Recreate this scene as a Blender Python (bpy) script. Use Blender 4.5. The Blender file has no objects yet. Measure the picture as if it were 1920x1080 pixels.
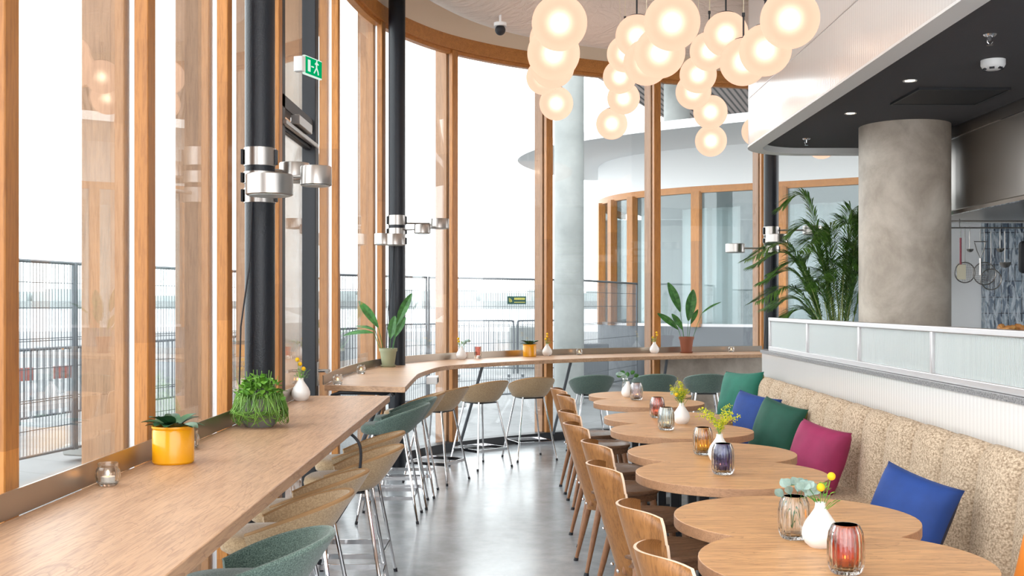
import bpy, math, random
from mathutils import Vector, Matrix, noise
random.seed(7)
PI = math.pi
sc = bpy.context.scene
C = sc.collection

# ---------------------------------------------------------------- camera, sky, exposure
H = 1.48
cam_d = bpy.data.cameras.new('camera')
cam_d.sensor_width = 36; cam_d.lens = 36*2050/1920
cam_d.shift_x = -15/1920; cam_d.shift_y = 31/1920
cam_d.clip_start = .05; cam_d.clip_end = 2000
cam = bpy.data.objects.new('camera', cam_d); C.objects.link(cam)
cam.location = (0, 0, H); cam.rotation_euler = (PI/2, 0, 0)
sc.camera = cam
sc.view_settings.view_transform = 'Standard'; sc.view_settings.look = 'None'
sc.view_settings.gamma = 1; sc.view_settings.use_curve_mapping = False
sc.view_settings.exposure = 1.4
world = bpy.data.worlds.new('overcast'); sc.world = world; world.use_nodes = True
bg = world.node_tree.nodes['Background']
bg.inputs[0].default_value = (.95, .975, 1.0, 1); bg.inputs[1].default_value = 1.9
GLOBE_E = .47

# ---------------------------------------------------------------- materials
def mat(name, col=(.8,.8,.8), rough=.5, metal=0, **kw):
    m = bpy.data.materials.new(name); m.use_nodes = True
    b = m.node_tree.nodes['Principled BSDF']
    b.inputs['Base Color'].default_value = (*col, 1)
    b.inputs['Roughness'].default_value = rough; b.inputs['Metallic'].default_value = metal
    for k, v in kw.items(): b.inputs[k.replace('_', ' ')].default_value = v
    return m
def nodes(m): return m.node_tree.nodes, m.node_tree.links, m.node_tree.nodes['Principled BSDF']
def tex_in(m, scale=(1,1,1), rot=(0,0,0), coord='Object'):
    N, L, b = nodes(m)
    tc = N.new('ShaderNodeTexCoord'); mp = N.new('ShaderNodeMapping')
    mp.inputs['Scale'].default_value = scale; mp.inputs['Rotation'].default_value = rot
    L.new(tc.outputs[coord], mp.inputs[0]); return mp.outputs[0]
def ramp(m, src, stops):
    N, L, b = nodes(m)
    r = N.new('ShaderNodeValToRGB'); e = r.color_ramp.elements
    e[0].position, e[0].color = stops[0][0], (*stops[0][1], 1)
    e[1].position, e[1].color = stops[-1][0], (*stops[-1][1], 1)
    for p, c in stops[1:-1]:
        n = e.new(p); n.color = (*c, 1)
    L.new(src, r.inputs[0]); return r.outputs[0]
def noise_tex(m, vec, scale, detail=4, rough=.55, dist=0):
    N, L, b = nodes(m)
    n = N.new('ShaderNodeTexNoise'); n.inputs['Scale'].default_value = scale
    n.inputs['Detail'].default_value = detail; n.inputs['Roughness'].default_value = rough
    n.inputs['Distortion'].default_value = dist
    L.new(vec, n.inputs['Vector']); return n.outputs['Fac']
def bump(m, src, strength=.3, dist=.005):
    N, L, b = nodes(m)
    bp = N.new('ShaderNodeBump'); bp.inputs['Strength'].default_value = strength
    bp.inputs['Distance'].default_value = dist
    L.new(src, bp.inputs['Height']); L.new(bp.outputs[0], b.inputs['Normal'])
def mixc(m, f, a, bcol, mode='MIX'):
    N, L, b = nodes(m)
    x = N.new('ShaderNodeMix'); x.data_type = 'RGBA'; x.blend_type = mode
    if isinstance(f, float): x.inputs[0].default_value = f
    else: L.new(f, x.inputs[0])
    for i, v in ((6, a), (7, bcol)):
        if isinstance(v, tuple): x.inputs[i].default_value = (*v, 1)
        else: L.new(v, x.inputs[i])
    return x.outputs[2]
def wood(name, dark, light, grain='x', rough=.45, scale=1.0, veins=0.0, coat=0, blocks=0):
    m = mat(name, light, rough)
    N, L, b = nodes(m)
    s = {'x': (1.2, 14, 14), 'y': (15, .8, 15), 'z': (14, 14, 1.0)}[grain]
    v = tex_in(m, tuple(k*scale for k in s))
    n1 = noise_tex(m, v, 1.6, 5, .6, .4)
    n2 = noise_tex(m, v, 9, 4, .7, .2)
    mid = tuple((a+c)/2 for a, c in zip(dark, light))
    c1 = ramp(m, n1, [(.36, mid), (.62, light)])
    c2 = ramp(m, n2, [(.40, dark), (.54, light)])
    col = mixc(m, .42, c1, c2)
    if blocks:
        tc = N.new('ShaderNodeTexCoord'); sp = N.new('ShaderNodeSeparateXYZ'); L.new(tc.outputs['Object'], sp.inputs[0])
        oi = N.new('ShaderNodeObjectInfo'); q0 = N.new('ShaderNodeMath'); q0.operation = 'MULTIPLY_ADD'; q0.inputs[1].default_value = blocks
        L.new(sp.outputs[{'x': 0, 'y': 1, 'z': 2}[grain]], q0.inputs[0]); L.new(oi.outputs['Random'], q0.inputs[2])
        q1 = N.new('ShaderNodeMath'); q1.operation = 'FLOOR'; L.new(q0.outputs[0], q1.inputs[0])
        q2 = N.new('ShaderNodeMath'); q2.operation = 'MULTIPLY_ADD'; q2.inputs[1].default_value = 1.37; L.new(q1.outputs[0], q2.inputs[0]); L.new(oi.outputs['Random'], q2.inputs[2])
        wn = N.new('ShaderNodeTexWhiteNoise'); wn.noise_dimensions = '1D'; L.new(q2.outputs[0], wn.inputs['W'])
        col = mixc(m, 1.0, col, ramp(m, wn.outputs[0], [(0, (.78,.76,.74)), (1, (1.12,1.12,1.08))]), 'MULTIPLY')
    if veins:
        s2 = {'x': (.5, 3.2, 3), 'y': (3.2, .5, 3), 'z': (3, 3, .5)}[grain]
        v2 = tex_in(m, s2)
        w = noise_tex(m, v2, 2.1, 3, .5, 1.2)
        N2 = N.new('ShaderNodeMath'); N2.operation = 'MULTIPLY'; N2.inputs[1].default_value = 9
        L.new(w, N2.inputs[0])
        fr = N.new('ShaderNodeMath'); fr.operation = 'FRACT'; L.new(N2.outputs[0], fr.inputs[0])
        vc = ramp(m, fr.outputs[0], [(0, (veins, veins, veins)), (.10, (0,0,0)), (1, (0,0,0))])
        col = mixc(m, vc, col, dark)
    L.new(col, b.inputs['Base Color']); bump(m, n2, .12, .002)
    if coat: b.inputs['Coat Weight'].default_value = coat
    return m
def glass_pane(name, tint=(1,1,1), refl=1.0, ior=1.5):
    m = bpy.data.materials.new(name); m.use_nodes = True
    N, L = m.node_tree.nodes, m.node_tree.links
    N.remove(N['Principled BSDF'])
    t = N.new('ShaderNodeBsdfTransparent'); t.inputs[0].default_value = (*tint, 1)
    g = N.new('ShaderNodeBsdfGlossy'); g.inputs['Roughness'].default_value = 0.0
    g.inputs[0].default_value = (refl, refl, refl, 1)
    f = N.new('ShaderNodeFresnel'); ge = N.new('ShaderNodeNewGeometry'); mr = N.new('ShaderNodeMapRange')   # same IOR on both faces of the thin pane
    mr.inputs['To Min'].default_value = ior; mr.inputs['To Max'].default_value = 1/ior
    L.new(ge.outputs['Backfacing'], mr.inputs['Value']); L.new(mr.outputs[0], f.inputs[0])
    x = N.new('ShaderNodeMixShader')
    L.new(f.outputs[0], x.inputs[0]); L.new(t.outputs[0], x.inputs[1]); L.new(g.outputs[0], x.inputs[2])
    L.new(x.outputs[0], N['Material Output'].inputs[0]); return m

M = {}
M['timber'] = wood('larch_timber', (.25,.085,.016), (.50,.205,.046), 'z', .42, blocks=.9)
M['timber_out'] = wood('exterior_timber', (.19,.095,.05), (.36,.20,.115), 'z', .6, blocks=.7)
M['timber_h'] = wood('larch_rail', (.32,.11,.025), (.60,.25,.06), 'x', .42)
M['oak'] = wood('oak_bar_top', (.25,.13,.072), (.55,.335,.20), 'y', .42, .9, .6)
M['oak_x'] = wood('oak_ledge_top', (.25,.13,.072), (.56,.34,.20), 'x', .42, .8, .6)
M['table'] = wood('table_oak', (.30,.125,.045), (.72,.395,.17), 'x', .4, .8, .6)
M['table_edge'] = wood('table_edge', (.24,.12,.065), (.48,.26,.14), 'x', .5, 2)
M['chair'] = wood('bent_plywood', (.13,.048,.013), (.37,.16,.048), 'z', .33, 1.1)
M['chair_edge'] = mat('plywood_edge', (.72,.52,.38), .5)
M['seat_wood'] = wood('dark_seat_wood', (.10,.05,.03), (.24,.125,.07), 'x', .25, 1)
M['leg_wood'] = wood('turned_leg', (.17,.07,.03), (.33,.15,.07), 'z', .4, 1.5)
M['rubber'] = mat('black_rubber', (.015,.015,.02), .6)
M['chrome'] = mat('chrome', (.78,.77,.78), .08, 1)
M['steel'] = mat('brushed_steel', (.40,.375,.355), .30, 1)
M['alu'] = mat('aluminium', (.62,.60,.61), .35, .9)
M['upstand'] = mat('bronze_steel', (.42,.36,.30), .3, .9)
M['dark_metal'] = mat('dark_metal', (.016,.017,.021), .45, .2)
M['white_metal'] = mat('white_metal', (.82,.82,.82), .4)
M['grey_steel'] = mat('galvanised_steel', (.13,.14,.155), .5, .3)
M['black_paint'] = mat('black_column_paint', (.007,.009,.014), .36, 0, Specular_IOR_Level=.35)
bump(M['black_paint'], noise_tex(M['black_paint'], tex_in(M['black_paint']), 110, 3), .35, .004)
m = M['concrete'] = mat('concrete', (.4,.39,.37), .5)
N, L, b = nodes(m); v = tex_in(m)
n = noise_tex(m, v, 2.2, 8, .65, .3)
L.new(ramp(m, n, [(.32, (.27,.22,.175)), (.5, (.42,.355,.29)), (.70, (.58,.51,.43))]), b.inputs['Base Color']); bump(m, n, .08)
m = M['concrete_out'] = mat('concrete_outside', (.4,.42,.42), .7)
N, L, b = nodes(m); n = noise_tex(m, tex_in(m), 1.6, 7, .6)
L.new(ramp(m, n, [(.3, (.22,.235,.23)), (.7, (.36,.375,.37))]), b.inputs['Base Color'])
m = M['floor'] = mat('polished_concrete', (.3,.32,.34), .2)
N, L, b = nodes(m); v = tex_in(m)
n = noise_tex(m, v, 1.3, 9, .66, .8)
n2 = noise_tex(m, v, 7, 6, .7)
c = mixc(m, .35, ramp(m, n, [(.3, (.22,.24,.26)), (.55, (.32,.345,.37)), (.75, (.42,.45,.475))]), ramp(m, n2, [(.35, (.22,.24,.26)), (.7, (.44,.47,.50))]))
L.new(c, b.inputs['Base Color'])
L.new(ramp(m, n2, [(.3, (.19,)*3), (.7, (.26,)*3)]), b.inputs['Roughness'])
M['plaster'] = mat('warm_plaster', (.90,.75,.59), .8)
M['ceiling'] = mat('ceiling_paint', (.82,.72,.62), .85)
M['white'] = mat('white_paint', (.85,.85,.85), .6)
m = M['rib'] = mat('white_ribbed_tile', (.80,.785,.775), .12)
N, L, b = nodes(m)
def rib_bump(m, scale, strength, dist, axes=True):
    N, L, b = nodes(m)
    tc = N.new('ShaderNodeTexCoord'); sp = N.new('ShaderNodeSeparateXYZ'); L.new(tc.outputs['Object'], sp.inputs[0])
    a = N.new('ShaderNodeMath'); a.operation = 'ADD'; L.new(sp.outputs[0], a.inputs[0]); L.new(sp.outputs[1], a.inputs[1])
    q = N.new('ShaderNodeMath'); q.operation = 'MULTIPLY'; q.inputs[1].default_value = scale; L.new(a.outputs[0], q.inputs[0])
    s = N.new('ShaderNodeMath'); s.operation = 'SINE'; L.new(q.outputs[0], s.inputs[0])
    ab = N.new('ShaderNodeMath'); ab.operation = 'ABSOLUTE'; L.new(s.outputs[0], ab.inputs[0])
    bump(m, ab.outputs[0], strength, dist)
rib_bump(m, 78, .13, .004)
m = M['dark_ceiling'] = mat('charcoal_acoustic', (.075,.073,.08), .9)
bump(m, noise_tex(m, tex_in(m), 160, 2), .4, .004)
m = M['granite'] = mat('grey_granite', (.2,.2,.21), .35)
N, L, b = nodes(m); L.new(ramp(m, noise_tex(m, tex_in(m), 120, 3), [(.35, (.06,.06,.07)), (.65, (.36,.36,.37))]), b.inputs['Base Color'])
m = M['reeded'] = mat('reeded_glass', (.80,.86,.86), .25, 0, Transmission_Weight=.45, IOR=1.3, Alpha=1)
rib_bump(m, 240, .6, .004)
M['pane'] = glass_pane('window_glass', (.955,.975,.97), .95, 1.52)
M['far_pane'] = glass_pane('far_glass', (.80,.85,.86), .8, 1.6)

def fabric(name, dark, light, scale=220, b_s=.5, voro=False, sheen=.3, dist=.003, nscale=(1,1,1)):
    m = mat(name, light, .9); N, L, b = nodes(m); v = tex_in(m, nscale)
    if voro:
        w = N.new('ShaderNodeTexVoronoi'); w.inputs['Scale'].default_value = scale
        L.new(v, w.inputs['Vector']); s = w.outputs['Distance']
        L.new(ramp(m, s, [(.0, light), (.5, tuple(x*.85 for x in light)), (.8, dark)]), b.inputs['Base Color'])
    else:
        s = noise_tex(m, v, scale, 3, .7)
        L.new(ramp(m, s, [(.38, dark), (.62, light)]), b.inputs['Base Color'])
    bump(m, s, b_s, dist); b.inputs['Sheen Weight'].default_value = sheen
    return m
M['tan'] = fabric('tan_fabric', (.36,.235,.125), (.54,.38,.22), 160, .15)
M['tan_piping'] = mat('tan_piping', (.36,.205,.09), .8)
M['green'] = fabric('green_melange', (.035,.07,.058), (.175,.255,.215), 260, .5)
M['green_piping'] = fabric('green_melange_edge', (.05,.09,.075), (.19,.27,.23), 260, .4)
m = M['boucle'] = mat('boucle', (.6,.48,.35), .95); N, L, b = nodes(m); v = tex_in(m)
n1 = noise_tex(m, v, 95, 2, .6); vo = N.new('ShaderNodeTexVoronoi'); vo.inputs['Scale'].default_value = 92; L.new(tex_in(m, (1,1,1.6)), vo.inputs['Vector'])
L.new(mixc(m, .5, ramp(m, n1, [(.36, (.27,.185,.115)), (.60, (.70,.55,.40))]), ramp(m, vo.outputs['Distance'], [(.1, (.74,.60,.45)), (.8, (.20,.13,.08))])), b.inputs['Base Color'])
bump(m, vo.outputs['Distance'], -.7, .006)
def velvet(name, c):
    m = mat(name, c, .75); N, L, b = nodes(m)
    n = noise_tex(m, tex_in(m), 9, 3)
    L.new(ramp(m, n, [(.3, tuple(x*.75 for x in c)), (.7, c)]), b.inputs['Base Color'])
    b.inputs['Sheen Weight'].default_value = .12; b.inputs['Sheen Tint'].default_value = (*[min(1, x*2+.1) for x in c], 1)
    return m
M['blue'] = velvet('blue_velvet', (.012,.055,.26)); M['navy'] = velvet('navy_back', (.02,.022,.055))
M['teal'] = velvet('green_velvet', (.008,.15,.10)); M['bottle'] = velvet('bottle_green_velvet', (.008,.085,.055)); M['olive'] = velvet('olive_velvet', (.14,.12,.02))
M['magenta'] = velvet('magenta_velvet', (.33,.022,.10)); M['orange'] = velvet('orange_velvet', (.80,.22,.01))
M['ceramic'] = mat('white_ceramic', (.86,.84,.82), .35)
M['yellow_pot'] = mat('yellow_enamel', (.78,.34,.005), .18)
M['terracotta'] = mat('terracotta', (.25,.075,.035), .6)
M['sage'] = mat('sage_glazed_clay', (.30,.31,.19), .55)
M['soil'] = mat('soil', (.05,.03,.02), .95)
M['bowl'] = mat('woven_grey_pot', (.2,.19,.17), .8)
def leafm(name, a, c):
    m = mat(name, c, .45); N, L, b = nodes(m)
    L.new(ramp(m, noise_tex(m, tex_in(m), 20, 3), [(.35, a), (.65, c)]), b.inputs['Base Color'])
    return m
M['leaf'] = leafm('leaf_green', (.02,.10,.015), (.06,.22,.04))
M['leaf_dark'] = leafm('leaf_dark', (.012,.045,.02), (.04,.13,.045))
M['leaf_bright'] = leafm('leaf_bright', (.07,.22,.02), (.20,.42,.05))
M['palm'] = leafm('palm_green', (.035,.11,.012), (.13,.28,.04))
M['palm_stem'] = mat('palm_stem', (.35,.42,.14), .5)
M['eucalyptus'] = leafm('eucalyptus', (.19,.29,.25), (.36,.47,.42))
M['yellow'] = mat('yellow_flower', (.86,.50,.01), .8)
M['goldenrod'] = mat('goldenrod_floret', (.62,.60,.03), .8)
def cglass(name, c):
    m = mat(name, c, .03, 0, Transmission_Weight=1.0, IOR=1.48); return m
M['g_clear'] = cglass('clear_ribbed_glass', (.96,.97,.97)); M['g_blue'] = cglass('pale_blue_glass', (.86,.95,.96))
M['g_lilac'] = cglass('lilac_glass', (.90,.87,.96)); M['g_red'] = cglass('rose_glass', (.97,.45,.38))
M['g_amber'] = cglass('amber_glass', (.98,.70,.22)); M['g_navy'] = cglass('navy_glass', (.14,.12,.46)); M['g_orange'] = cglass('burnt_orange_glass', (.86,.27,.09))
M['wax'] = mat('wax', (.85,.82,.76), .5)
def emis(name, c, s):
    m = bpy.data.materials.new(name); m.use_nodes = True; N, L = m.node_tree.nodes, m.node_tree.links
    N.remove(N['Principled BSDF']); e = N.new('ShaderNodeEmission'); e.inputs[0].default_value = (*c, 1); e.inputs[1].default_value = s
    L.new(e.outputs[0], N['Material Output'].inputs[0]); return m
M['flame'] = emis('flame', (1, .45, .12), 3)
M['downlight'] = emis('downlight_lens', (1, .75, .5), 5)
M['bulb'] = emis('bulb', (1, .84, .66), 10)
m = bpy.data.materials.new('opal_globe'); m.use_nodes = True; N, L = m.node_tree.nodes, m.node_tree.links
N.remove(N['Principled BSDF'])
e = N.new('ShaderNodeEmission'); e.inputs[0].default_value = (1, .60, .43, 1); e.inputs[1].default_value = GLOBE_E
r = N.new('ShaderNodeBsdfRefraction'); r.inputs['Roughness'].default_value = 1.0; r.inputs['IOR'].default_value = 1.3; r.inputs[0].default_value = (1, .93, .85, 1)
x = N.new('ShaderNodeMixShader'); x.inputs[0].default_value = .30
L.new(e.outputs[0], x.inputs[1]); L.new(r.outputs[0], x.inputs[2]); L.new(x.outputs[0], N['Material Output'].inputs[0]); M['globe'] = m
m = M['tile'] = mat('glazed_blue_tile', (.1,.14,.2), .08)
N, L, b = nodes(m); v = tex_in(m, (1,1,1), (PI/2,0,0))
br = N.new('ShaderNodeTexBrick'); br.inputs['Scale'].default_value = 1; br.inputs['Brick Width'].default_value = .065; br.inputs['Row Height'].default_value = .155
br.offset = 0; br.inputs['Mortar Size'].default_value = .004; br.inputs['Color1'].default_value = (.08,.11,.17,1); br.inputs['Color2'].default_value = (.26,.33,.40,1); br.inputs['Mortar'].default_value = (.02,.02,.03,1)
L.new(v, br.inputs['Vector'])
nz = noise_tex(m, tex_in(m, (1,1,.25)), 28, 4, .6, 1)
L.new(mixc(m, ramp(m, nz, [(.46, (0,0,0)), (.58, (.9,.9,.9))]), br.outputs[0], (.60,.66,.72)), b.inputs['Base Color'])  # pale gloss streaks are painted into the tile colour
bump(m, nz, .5, .01)
m = M['paving'] = mat('grey_paving', (.3,.3,.3), .6)
N, L, b = nodes(m); v = tex_in(m, (1,1,1), (0,0,.5))
br = N.new('ShaderNodeTexBrick'); br.inputs['Scale'].default_value = 1; br.inputs['Brick Width'].default_value = 1.2; br.inputs['Row Height'].default_value = .6
br.inputs['Mortar Size'].default_value = .012; br.inputs['Color1'].default_value = (.155,.16,.165,1); br.inputs['Color2'].default_value = (.12,.125,.13,1); br.inputs['Mortar'].default_value = (.05,.05,.055,1)
L.new(v, br.inputs['Vector']); n = noise_tex(m, tex_in(m), .8, 6, .6)
L.new(mixc(m, .5, br.outputs[0], ramp(m, n, [(.35, (.11,.115,.12)), (.65, (.20,.205,.21))])), b.inputs['Base Color'])
M['water'] = mat('harbour_water', (.22,.25,.27), .25)
bump(M['water'], noise_tex(M['water'], tex_in(M['water'], (1,.3,1)), .5, 4), .4, .3)
m = M['soffit'] = mat('slatted_soffit', (.2,.16,.14), .7)
N, L, b = nodes(m); v = tex_in(m, (1,1,1), (0,0,.337))
w = N.new('ShaderNodeTexWave'); w.inputs['Scale'].default_value = 2.2; w.inputs['Detail'].default_value = 0; L.new(v, w.inputs['Vector'])
L.new(ramp(m, w.outputs['Color'], [(.15, (.02,.018,.018)), (.35, (.27,.22,.20)), (1, (.33,.27,.25))]), b.inputs['Base Color'])
M['pale_wall'] = mat('pale_wall', (.42,.46,.46), .7)
M['curtain'] = mat('sheer_curtain', (.85,.88,.87), .9)
M['red'] = mat('red_board', (.36,.10,.085), .5)
M['sign_green'] = mat('sign_green', (.02,.07,.06), .4); M['sign_yellow'] = mat('sign_yellow', (.6,.55,.12), .5)
M['exit_green'] = emis('exit_green', (.0,.30,.10), .5); M['exit_white'] = emis('exit_white', (.75,.9,.8), .38)
M['canvas'] = mat('wrapped_duct_fabric', (.72,.63,.57), .8)
bump(M['canvas'], noise_tex(M['canvas'], tex_in(M['canvas'], (1,3,3)), 3, 5, .5, 1.5), .7, .05)
M['bread'] = leafm('baked_crust', (.25,.09,.02), (.62,.33,.10))
M['red_handle'] = mat('dark_red_handle', (.28,.02,.04), .4)
M['cream'] = mat('cream_blade', (.75,.68,.5), .5)

# ---------------------------------------------------------------- mesh builder
class MB:
    def __init__(s): s.v = []; s.f = []; s.mi = []; s.cur = 0
    def add(s, vs, fs, T=None):
        o = len(s.v)
        for p in vs:
            p = Vector(p); s.v.append(T @ p if T else p)
        for f in fs: s.f.append(tuple(i+o for i in f)); s.mi.append(s.cur)
        return s
    def box(s, c, d, rz=0, T=None):
        x, y, z = d[0]/2, d[1]/2, d[2]/2
        vs = [(a*x, b*y, g*z) for g in (-1,1) for b in (-1,1) for a in (-1,1)]
        fs = [(0,2,3,1),(4,5,7,6),(0,1,5,4),(2,6,7,3),(0,4,6,2),(1,3,7,5)]
        R = Matrix.Translation(c) @ Matrix.Rotation(rz, 4, 'Z')
        return s.add(vs, fs, (T @ R) if T else R)
    def prism(s, poly, z0, z1):
        n = len(poly)
        vs = [(x, y, z0) for x, y in poly]+[(x, y, z1) for x, y in poly]
        a = sum(poly[i][0]*poly[(i+1)%n][1]-poly[(i+1)%n][0]*poly[i][1] for i in range(n))
        rng = list(range(n))
        fs = [tuple(rng[::-1]), tuple(i+n for i in rng)] + [(i, (i+1)%n, (i+1)%n+n, i+n) for i in rng]
        if a < 0: fs = [f[::-1] for f in fs]
        return s.add(vs, fs)
    def strip(s, A, B, z0, z1):   # closed band between two polylines of equal length
        n = len(A); vs = []
        for a, b in zip(A, B): vs += [(a[0],a[1],z0),(b[0],b[1],z0),(b[0],b[1],z1),(a[0],a[1],z1)]
        fs = []
        for i in range(n-1):
            for k in range(4): fs.append((4*i+k, 4*i+(k+1)%4, 4*i+4+(k+1)%4, 4*i+4+k))
        fs += [(3,2,1,0), (4*n-4,4*n-3,4*n-2,4*n-1)]
        return s.add(vs, fs)
    def tube(s, pts, r, seg=8, cap=True):
        pts = [Vector(p) for p in pts]; n = len(pts); vs = []; fs = []
        rs = r if isinstance(r, (list, tuple)) else [r]*n
        up = Vector((0,0,1)); d0 = (pts[1]-pts[0]).normalized()
        if abs(d0.dot(up)) > .95: up = Vector((1,0,0))
        for i, p in enumerate(pts):
            d = (pts[min(i+1,n-1)]-pts[max(i-1,0)]).normalized()
            a = d.cross(up); 
            if a.length < 1e-5: a = Vector((1,0,0))
            a.normalize(); bb = a.cross(d); up = bb.cross(Vector()) if False else bb
            up = bb if abs(d.dot(bb)) < .99 else up
            for k in range(seg):
                t = 2*PI*k/seg; vs.append(p+(a*math.cos(t)+bb*math.sin(t))*rs[i])
        for i in range(n-1):
            for k in range(seg):
                fs.append((i*seg+k, (i+1)*seg+k, (i+1)*seg+(k+1)%seg, i*seg+(k+1)%seg))
        if cap: fs += [tuple(range(seg)), tuple((n-1)*seg+k for k in range(seg))[::-1]]
        return s.add(vs, fs)
    def lathe(s, prof, seg=32, c=(0,0,0), rib=None, T=None):
        vs = []; fs = []; n = len(prof)
        for r, z in prof:
            for k in range(seg):
                t = 2*PI*k/seg; rr = r*(rib(t, z) if rib else 1)
                vs.append((c[0]+rr*math.cos(t), c[1]+rr*math.sin(t), c[2]+z))
        for i in range(n-1):
            for k in range(seg):
                fs.append((i*seg+k, i*seg+(k+1)%seg, (i+1)*seg+(k+1)%seg, (i+1)*seg+k))
        if prof[0][0] > 1e-6: fs.append(tuple(range(seg))[::-1])
        if prof[-1][0] > 1e-6: fs.append(tuple((n-1)*seg+k for k in range(seg)))
        return s.add(vs, fs, T)
    def sphere(s, c, r, seg=24, rings=12, sc=(1,1,1)):
        vs = [(c[0], c[1], c[2]-r*sc[2])]; fs = []
        for i in range(1, rings):
            a = -PI/2+PI*i/rings
            for k in range(seg):
                t = 2*PI*k/seg
                vs.append((c[0]+r*sc[0]*math.cos(a)*math.cos(t), c[1]+r*sc[1]*math.cos(a)*math.sin(t), c[2]+r*sc[2]*math.sin(a)))
        vs.append((c[0], c[1], c[2]+r*sc[2])); L_ = len(vs)-1
        for k in range(seg):
            fs.append((0, 1+(k+1)%seg, 1+k)); o = 1+(rings-2)*seg; fs.append((L_, o+k, o+(k+1)%seg))
        for i in range(rings-2):
            for k in range(seg):
                a = 1+i*seg+k; b_ = 1+i*seg+(k+1)%seg; fs.append((a, b_, b_+seg, a+seg))
        return s.add(vs, fs)
    def grid(s, fn, nu, nv, T=None):
        vs = [fn(i/nu, j/nv) for j in range(nv+1) for i in range(nu+1)]
        fs = [(j*(nu+1)+i, j*(nu+1)+i+1, (j+1)*(nu+1)+i+1, (j+1)*(nu+1)+i) for j in range(nv) for i in range(nu)]
        return s.add(vs, fs, T)
    def sheet(s, fn, nrm, th, nu, nv):   # thick sheet: fn(u,v) -> point, nrm(u,v) -> offset direction
        a = [[Vector(fn(i/nu, j/nv)) for i in range(nu+1)] for j in range(nv+1)]
        b = [[a[j][i]+Vector(nrm(i/nu, j/nv))*th for i in range(nu+1)] for j in range(nv+1)]
        W = nu+1; vs = [p for r in a for p in r]+[p for r in b for p in r]; o = W*(nv+1); fs = []
        for j in range(nv):
            for i in range(nu):
                q = (j*W+i, j*W+i+1, (j+1)*W+i+1, (j+1)*W+i); fs.append(q[::-1]); fs.append(tuple(k+o for k in q))
        edge = [i for i in range(W)]+[j*W+nu for j in range(1, nv+1)]+[nv*W+i for i in range(nu-1, -1, -1)]+[j*W for j in range(nv-1, 0, -1)]
        n0 = len(fs)
        for k in range(len(edge)):
            p, q = edge[k], edge[(k+1)%len(edge)]; fs.append((p, q, q+o, p+o))
        s.add(vs, fs); return n0
    def build(s, name, m, parent=None, bevel=0, smooth=True, ang=35, bseg=2):
        me = bpy.data.meshes.new(name); me.from_pydata([tuple(p) for p in s.v], [], s.f)
        for x in (m if isinstance(m, list) else [m]): me.materials.append(x)
        if any(s.mi): me.polygons.foreach_set('material_index', s.mi)
        if smooth:
            me.polygons.foreach_set('use_smooth', [True]*len(me.polygons))
            me.set_sharp_from_angle(angle=math.radians(ang))
        me.update(); o = bpy.data.objects.new(name, me); C.objects.link(o)
        if parent: o.parent = parent
        if bevel:
            b = o.modifiers.new('bevel', 'BEVEL'); b.width = bevel; b.segments = bseg; b.limit_method = 'ANGLE'; b.angle_limit = math.radians(40)
            b.harden_normals = False
        return o
def tag(o, label=None, cat=None, group=None, kind=None):
    if label: o['label'] = label
    if cat: o['category'] = cat
    if group: o['group'] = group
    if kind: o['kind'] = kind
    return o
def thing(name, label=None, cat=None, loc=(0,0,0), rz=0, group=None, kind=None):
    o = bpy.data.objects.new(name, None); C.objects.link(o); o.location = loc; o.rotation_euler = (0,0,rz); o.empty_display_size = .1
    return tag(o, label, cat, group, kind)
KIDS = {}
def copy_tree(o, parent=None):
    c = o.copy(); C.objects.link(c); c.parent = parent
    for ch in [x for x in ALLK(o)]: copy_tree(ch, c)
    return c
def ALLK(o): return [x for x in bpy.data.objects if x.parent == o]
def put(o, loc, rz, label, group=None, scale=None):
    o.location = loc; o.rotation_euler = (0,0,rz); o['label'] = label
    if group: o['group'] = group
    if scale: o.scale = scale
    return o
def spline(P, n=8):
    out = []; P = [Vector(p) for p in P]; P = [2*P[0]-P[1]]+P+[2*P[-1]-P[-2]]
    for i in range(1, len(P)-2):
        for k in range(n):
            t = k/n; a, b, c, d = P[i-1], P[i], P[i+1], P[i+2]
            out.append(.5*((2*b)+(c-a)*t+(2*a-5*b+4*c-d)*t*t+(3*b-a-3*c+d)*t**3))
    out.append(P[-2]); return out
def struct(name, mb, m, parent=None, **k):
    o = mb.build(name, m, parent, **k)
    if not parent: o['kind'] = 'structure'
    return o
def X_at(px, Y): return (px-975)*Y/2050

# ---------------------------------------------------------------- facade line (inner face of the glazing)
FP = [(-1.36,-1.5),(-1.36,1),(-1.36,3),(-1.36,5),(-1.365,7),(-1.40,8.2),(-1.37,9.1),(-1.26,9.9),(-1.06,10.42),(-.78,10.92),(-.42,11.33),(.05,11.72),(.72,12.12),(1.45,12.44),(2.25,12.72),(3.2,12.95),(4.2,13.1),(5.2,13.15)]
FC = [Vector((p.x, p.y)) for p in spline([(x, y, 0) for x, y in FP], 8)]
def fnorm(i):
    d = (FC[min(i+1, len(FC)-1)]-FC[max(i-1, 0)]).normalized(); return Vector((d.y, -d.x)), d   # inward normal, tangent
def foff(i, k): n_, d = fnorm(i); return FC[i]+n_*k
def f_at_px(px):
    for i in range(len(FC)-1):
        a, b = FC[i], FC[i+1]
        if a.y <= .3: continue
        qa, qb = 975+2050*a.x/a.y, 975+2050*b.x/b.y
        if (qa-px)*(qb-px) <= 0:
            t = (px-qa)/(qb-qa) if qb != qa else 0; return i+t
def f_at_y(y):
    for i in range(len(FC)-1):
        if FC[i].y <= y <= FC[i+1].y: return i+(y-FC[i].y)/(FC[i+1].y-FC[i].y)
def f_pos(s):
    i = int(s); t = s-i; p = FC[i].lerp(FC[min(i+1, len(FC)-1)], t); n_, d = fnorm(i if t < .5 else min(i+1, len(FC)-1)); return p, n_, d
def f_slice(s0, s1):
    out = [s0]+[i for i in range(int(s0)+1, int(math.ceil(s1)))]+[s1]; return out
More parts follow.
